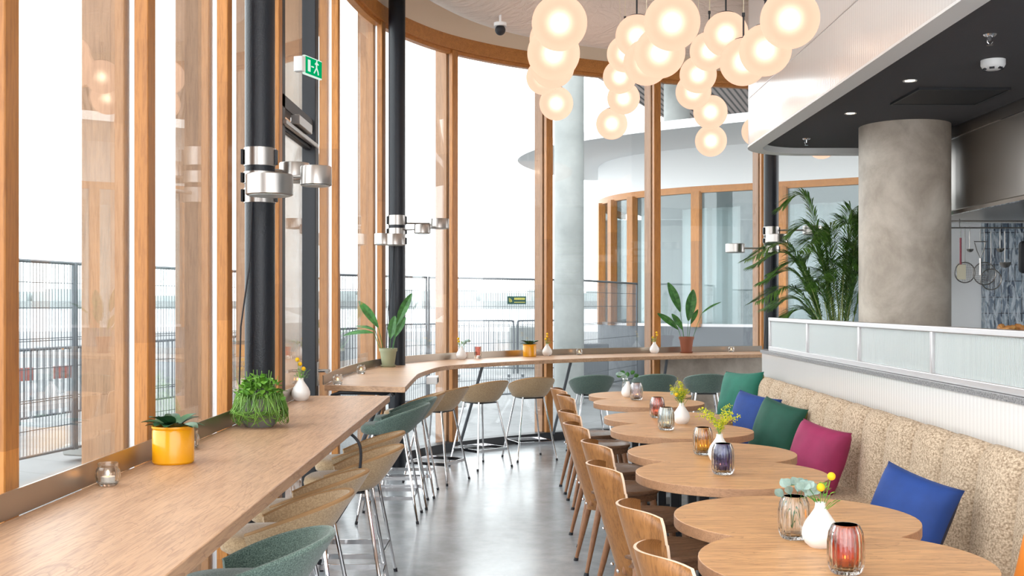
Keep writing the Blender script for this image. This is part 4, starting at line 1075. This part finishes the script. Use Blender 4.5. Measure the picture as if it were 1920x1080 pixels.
for i in range(2): railing((xb[i], 22.4+.1*i), (xb[i]+1.22, 22.45+.1*i), 1.15, ['crowd barrier with rounded corners behind the left of the curved ledge','crowd barrier with rounded corners behind the farther yellow pot','crowd barrier partly behind the outdoor concrete column'][i], 'crowd_barrier', .10)
sg = thing('site_sign', 'small dark green sign with yellow marks wired to the mesh fence', 'sign', (X_at(969,16.1), 16.05, 0), .35)
zc = H+(571-563)*16.1/2050
MB().box((0,0,zc), (.29,.008,.115)).build('board', M['sign_green'], sg)
tx = MB()
for k in range(9): tx.box((-.035+k*.019, -.007, zc+.022), (.013,.003,.030))
for k in range(11): tx.box((-.035+k*.0155, -.007, zc-.030), (.010,.003,.012))
for r_ in (.02,.034,.048): tx.tube([(-.125+r_*math.cos(a), -.007, zc-.035+r_*math.sin(a)*1.3) for a in [PI*.05+PI*.45*k/6 for k in range(7)]], .004, 5)
tx.build('lettering', M['sign_yellow'], sg)
# striped site boards, blocks
t = thing('striped_barrier', 'red and white striped barrier board outside the leftmost window', 'barrier', (-6.25, 13.2, 0), 1.05)
bw = MB(); brd = MB()
for k in range(6): (brd if k % 2 else bw).box((k*.28, 0, .62), (.28,.03,.16))
bw.build('white_stripe', M['white'], t); brd.build('red_stripe', M['red'], t)
MB().box((.2,0,.27), (.06,.06,.54)).box((1.3,0,.27), (.06,.06,.54)).build('post', M['grey_steel'], t)
for x, y, s_, lab in ((-6.3,17.0,(.7,.7,1.1),'grey concrete block outside the leftmost window'), (-5.2,19.5,(.8,.6,.9),'grey concrete block beyond the second window'), (-4.5,24,(1.2,.8,.8),'pale low block on the quay, left'), (.2,26.5,(.9,.7,1.0),'grey ribbed crate behind the crowd barriers')):
    o = MB().box((0,0,s_[2]/2), s_).build('quay_block', M['concrete_out'], None, bevel=.03); o.location = (x, y, -.05); tag(o, lab, 'block')
bx_ = MB().box((0,0,.4), (.7,.6,.8)).build('storage_box', M['grey_steel'], None, bevel=.02); bx_.location = (1.30, 20.6, -.05); tag(bx_, 'dark grey storage box outside right of the concrete column', 'box')
column('outdoor_column', 'tall pale concrete column standing outside the curved glazing', X_at(1067,17), 17, .232, -.05, 7, M['concrete_out'], 48)
# ---------------------------------------------------------------- pavilion opposite
pv = thing('pavilion', 'round pavilion opposite with timber framed windows under a white disc canopy', 'building', (0,0,0))
pw = [(p.x, p.y) for p in spline([(2.4,26,0),(1.85,24,0),(1.62,22.5,0),(1.95,21.1,0),(2.9,20.0,0),(4.2,19.2,0),(5.8,18.3,0),(8.2,16.8,0)], 8)]
def poff(P, k):
    out = []
    for i in range(len(P)):
        a, b_ = P[max(i-1,0)], P[min(i+1, len(P)-1)]; d = (Vector(b_)-Vector(a)).normalized(); out.append((P[i][0]+d.y*(-k)*-1*-1, P[i][1]-d.x*k*-1)) 
    return out
inn_ = poff(pw, .3)
MB().strip(pw, inn_, 3.62, 4.32).build('upper_wall', M['white'], pv)
MB().strip(pw, inn_, -.05, 1.08).build('plinth_wall', M['grey_steel'], pv)
MB().strip(pw, poff(pw, .12), 3.50, 3.62).build('window_head', M['timber_h'], pv)
MB().strip(pw, poff(pw, .12), 1.08, 1.13).build('window_sill', M['alu'], pv)
MB().strip(poff(pw,.05), poff(pw, .06), 1.13, 3.5).build('pane', M['far_pane'], pv)
for idx in (10, 18, 22, 26, 34, 42, 48):
    x, y = pw[idx]; d = Vector(pw[idx+1])-Vector(pw[idx-1]); MB().box((x, y, 2.3), (.16,.14,2.45), math.atan2(d.y, d.x)).build('mullion', M['timber'], pv)
cu = MB(); cin = poff(pw, .9); cin2 = []
for i in range(len(cin)): cin2.append(cin[i])
rc_ = res(cin, 260); A_ = []; B_ = []
for i, (x, y) in enumerate(rc_): A_.append((x, y+.05*math.sin(i*.9))); B_.append((x+.01, y+.02+.05*math.sin(i*.9)))
for a0, a1 in ((60,95),(112,140),(150,185),(205,235)): cu.strip(A_[a0:a1], B_[a0:a1], 1.1, 3.3)
cu.build('curtain', M['curtain'], pv)
MB().prism(poff(pw, .3)+[(14,17),(14,30),(4,30)], 3.64, 3.70).build('inner_ceiling', M['white'], pv, smooth=False)
MB().prism(poff(pw, .3)+[(14,17),(14,30),(4,30)], -.04, .02).build('inner_floor', M['concrete_out'], pv, smooth=False)
MB().box((9,27.5,1.8), (14,.2,3.6)).build('inner_wall', M['pale_wall'], pv)
cp = [(p.x, p.y) for p in spline([(1.5,25,0),(.4,23.4,0),(-.05,21.6,0),(.35,19.9,0),(1.15,18.9,0),(2.2,17.9,0),(3.6,16.9,0),(5.4,15.8,0),(8,14.4,0),(14,12,0)], 8)]+[(14,26)]
MB().prism(cp, 4.32, 4.46).build('canopy', M['white'], pv, ang=40)
sf = thing('slatted_roof', 'large overhanging roof with dark slatted soffit above the pavilion', 'roof', (0,0,0))
MB().prism([(1.3,23.2),(3.3,28.1),(12,48),(30,48),(30,16),(1.02,16)], 6.5, 6.9).build('soffit', M['soffit'], sf, smooth=False)
MB().lathe([(.26,4.46),(.26,6.5)], 40, (X_at(1269,22), 22, 0)).build('column', M['concrete_out'], sf)
tag(pv, kind=None)
